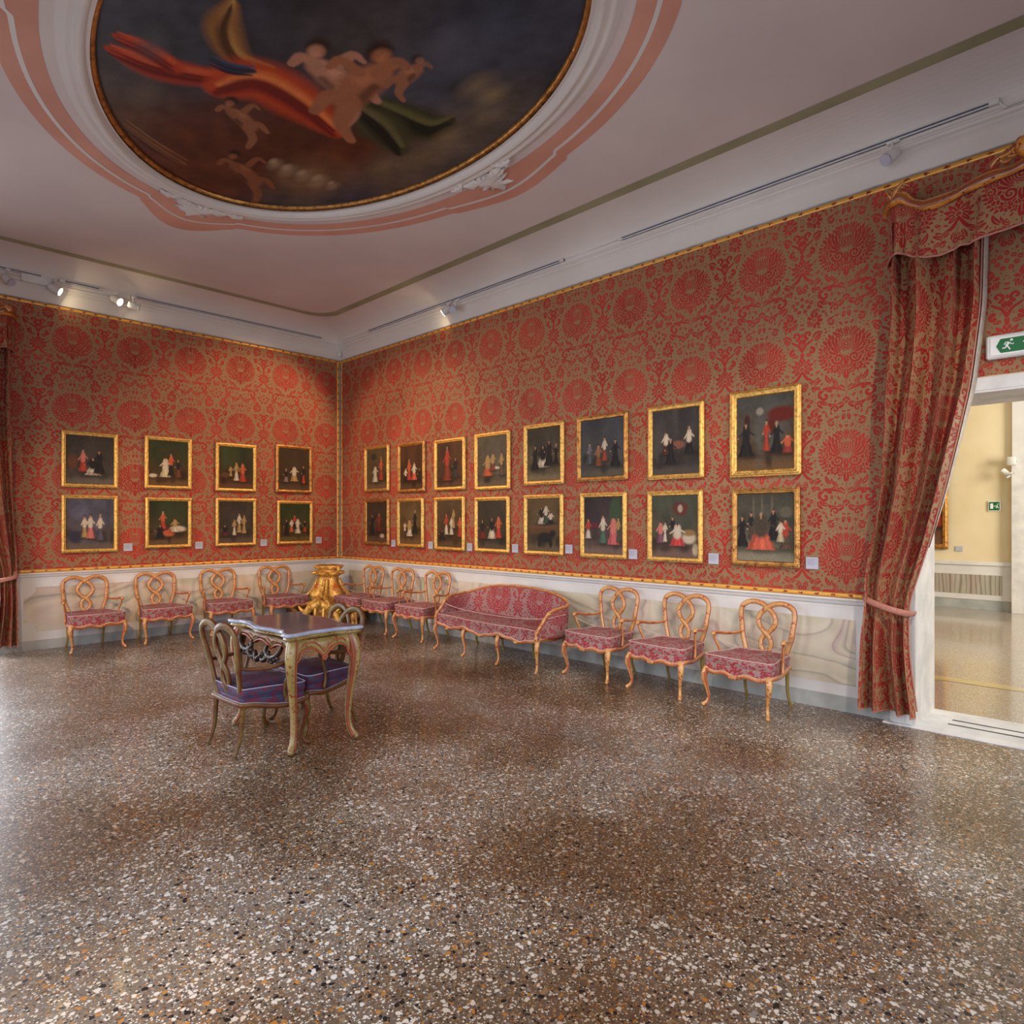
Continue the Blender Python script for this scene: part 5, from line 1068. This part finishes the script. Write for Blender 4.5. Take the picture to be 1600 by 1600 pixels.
mb = MB(); tube(mb, np.column_stack([inset(out, .006), np.full(n, .425)]), .005, 6, k=1, closed=True); tube(mb, np.column_stack([inset(out, .0), wv+.016]), .004, 6, k=1, closed=True); mb.build('piping', M['piping'], cu)
mb = MB(); tube(mb, np.column_stack([inset(out, .002), wv, np.full(n, .017)]), 0, 8, k=1, closed=True, nrm=(0, 0, 1))
for x in (-.58, 0, .58): ball(mb, (x, -.385, .285), .020, 0, 7, 1.5, .6, .8)
mb.build('seat_rail', M['wood'], so)
for x in (-.84, -.285, .285, .84):
    s = math.copysign(1, x)*(1 if abs(x) > .5 else .25)
    m_ = MB(); yy = -.33 if abs(x) > .5 else -.36
    tube(m_, [(x-s*.01, yy+.03, .335, .022), (x+s*.008, yy, .295, .027), (x+s*.014, yy-.016, .24, .024), (x+s*.002, yy-.002, .165, .017), (x-s*.008, yy+.012, .09, .013), (x-s*.002, yy+.004, .045, .013), (x+s*.010, yy-.018, .020, .017), (x+s*.016, yy-.032, .013, .012)], 0, 10, k=5); ball(m_, (x+s*.014, yy-.03, .016), .016, 0, 6)
    m_.build('leg', M['wood'], so)
for x in (-.74, -.26, .26, .74):
    m_ = MB(); tube(m_, [(x, .185, .345, .019), (x, .19, .20, .015), (x, .205, .06, .014), (x, .225, .006, .015)], 0, 8, k=4); m_.build('leg', M['plain_wood'], so)
half = [(.0, .265, .765), (.30, .262, .757), (.55, .25, .728), (.74, .215, .680), (.845, .130, .645), (.875, .02, .632), (.875, -.09, .618), (.862, -.17, .590), (.852, -.225, .535), (.850, -.275, .475), (.848, -.325, .425), (.845, -.345, .37), (.842, -.335, .31)]
path = [(-x, y, z) for x, y, z in half[::-1]]+half[1:]; cr = catmull(np.array(path), 12)
m_ = MB(); rad = [.020+.003*math.sin(i*.5) for i in range(len(cr))]; tube(m_, np.column_stack([cr, rad]), 0, 10, k=1, nrm=(0, 0, 1)); 
for s in (-1, 1): ball(m_, (s*.862, -.175, .585), .026, 0, 7, .9, 1.2, .8)
m_.build('crest_rail', M['wood'], so)
def upholstery(offs, name, sgn):
    cc = catmull(np.array(path), 26)[14:-14]; T_ = np.gradient(cc[:, :2], axis=0); T_ /= np.maximum(np.linalg.norm(T_, axis=1, keepdims=True), 1e-6); Nn = np.stack([T_[:, 1], -T_[:, 0]], 1)
    arc = np.concatenate([[0], np.cumsum(np.linalg.norm(np.diff(cc[:, :2], axis=0), axis=1))]); arc -= arc[-1]/2; m = 64; rows = []; A = []
    for j in range(m):
        s = j/(m-1); zt_ = cc[:, 2]-.008; zb_ = np.minimum(zt_-.01, .335); z = zt_+(zb_-zt_)*s
        bul_ = offs*math.sin(PI*min(1, .12+s*.76)); lean = -.05*s*(np.clip(cc[:, 1]/.26, 0, 1))
        rows.append(np.column_stack([cc[:, 0]+Nn[:, 0]*bul_, cc[:, 1]+Nn[:, 1]*bul_+lean*0-(.045*s*np.clip(cc[:, 1]/.25, 0, 1)), z])); A.append(damask(arc+.345, z*1.0-.62))
    V = np.array(rows).transpose(1, 0, 2); return big_grid(name, V, M['damask_seat'], so, attr=np.array(A).T, flip=sgn)
upholstery(.035, 'backrest', False); upholstery(-.012, 'backrest_outer', True)
m_ = MB(); cc = cr.copy(); cc[:, 2] -= .026; tube(m_, cc[16:-16], .0045, 6, k=1); m_.build('piping', M['piping'], so)
m_ = MB(); tube(m_, [(-.87, -.10, .555), (-.855, -.2, .54), (-.5, -.23, .505), (0, -.24, .495), (.5, -.23, .505), (.855, -.2, .54), (.893, -.1, .555), (.885, .05, .56)], .004, 6, k=4); m_.build('barrier_cord', M['piping'], so)
# ---------------------------------------------------------------- gilded pedestal in the corner
pd = empty('gilded_pedestal', (.60, -.56, 0), 0, 'carved gilded baroque pedestal standing in the room corner', 'pedestal')
def lobed(rows, lobes, amp, ph=0, n=72, nz=4):
    q_ = catmull(np.array([(r, z, a) for r, z, a in rows]), nz); V = []
    for r, z, a in q_: V.append([((r*(1+a*amp*math.cos(lobes*t+ph)+.012*math.sin(13*t+z*60)))*math.cos(t), (r*(1+a*amp*math.cos(lobes*t+ph)+.012*math.sin(13*t+z*60)))*math.sin(t), z) for t in np.arange(n)*2*PI/n])
    return V
mb = MB(); loft(mb, lobed([(.30,.02,1),(.31,.06,1),(.22,.12,1),(.17,.20,.6),(.20,.32,1),(.25,.42,1),(.22,.50,1),(.17,.58,.8),(.145,.66,.5),(.15,.70,.4)], 4, .22), cap0=True, cap1=True)
for k_ in range(4):
    a = PI/4+k_*PI/2
    for s in (-1, 1):
        sp = [(math.cos(a+s*.12)*r, math.sin(a+s*.12)*r, z, .022) for r, z in ((.16,.66),(.21,.55),(.29,.44),(.40,.36),(.48,.27),(.50,.17),(.46,.09),(.38,.06),(.36,.11))]; tube(mb, sp, 0, 8, k=5)
mb.build('body', M['gilt_bright'], pd)
mb = MB(); loft(mb, lobed([(.12,.68,0),(.17,.71,.6),(.20,.745,1),(.165,.77,1),(.15,.79,.5),(.17,.81,.6),(.20,.84,1),(.185,.865,.8),(.10,.870,.2)], 6, .10), cap0=True, cap1=True)
for k_ in range(10):
    a = k_*2*PI/10; tube(mb, [(.15*math.cos(a), .15*math.sin(a), .72, .020), (.20*math.cos(a), .20*math.sin(a), .755, .026), (.245*math.cos(a), .245*math.sin(a), .745, .016)], 0, 8, k=4); ball(mb, (.17*math.cos(a+.3), .17*math.sin(a+.3), .83), .034, 0, 6)
for a in (0, PI): tube(mb, [(.18*math.cos(a+PI/4*0), .18*math.sin(a), .74, .02), (.29*math.cos(a), .29*math.sin(a), .80, .028), (.27*math.cos(a), .27*math.sin(a), .86, .016), (.22*math.cos(a), .22*math.sin(a), .83, .012)], 0, 8, k=4)
mb.build('capital', M['gilt_bright'], pd)
for k_ in range(4):
    a = k_*PI/2; m_ = MB(); rows = []
    for i, (r, z, w_) in enumerate(((.20,.60,.02),(.235,.54,.05),(.275,.46,.075),(.275,.38,.075),(.235,.31,.05),(.20,.26,.015))):
        rows.append([(math.cos(a+s*w_/r)*r*(1-abs(s)*.02), math.sin(a+s*w_/r)*r*(1-abs(s)*.02), z) for s in (-1, -.5, 0, .5, 1)])
    loft(m_, rows, closed=False); m_.build('red_panel', M['orange_patch'], pd)
    m_ = MB(); a2 = a+PI/4
    arch = [(math.cos(a2+w_)*r, math.sin(a2+w_)*r, z, rr_) for w_, r, z, rr_ in ((-.55,.50,.02,.045),(-.50,.50,.14,.050),(-.30,.48,.27,.052),(0,.46,.33,.058),(.30,.48,.27,.052),(.50,.50,.14,.050),(.55,.50,.02,.045))]; tube(m_, arch, 0, 10, k=5)
    for w_ in (-.5, -.25, 0, .25, .5): tube(m_, [(math.cos(a2+w_)*.47, math.sin(a2+w_)*.47, .30-abs(w_)*.2, .028), (math.cos(a2+w_)*.53, math.sin(a2+w_)*.53, .34-abs(w_)*.2, .030), (math.cos(a2+w_*1.2)*.55, math.sin(a2+w_*1.2)*.55, .40-abs(w_)*.2, .010)], 0, 8, k=3)
    for s in (-1, 1): tube(m_, [(math.cos(a2+s*.1)*.30, math.sin(a2+s*.1)*.30, .42, .03), (math.cos(a2+s*.2)*.42, math.sin(a2+s*.2)*.42, .37, .035), (math.cos(a2+s*.35)*.50, math.sin(a2+s*.35)*.50, .28, .03), (math.cos(a2+s*.62)*.52, math.sin(a2+s*.62)*.52, .045, .038)], 0, 8, k=4)
    m_.build('scroll_foot', M['gilt_bright'], pd)
    m_ = MB(); a3 = a
    for i in range(5): ball(m_, (math.cos(a3+.08*math.sin(i*2))*(.30+.015*i), math.sin(a3+.08*math.sin(i*2))*(.30+.015*i), .30-.055*i), .045, 0, 6, 1, 1, 1)
    m_.build('garland', M['gilt_bright'], pd)
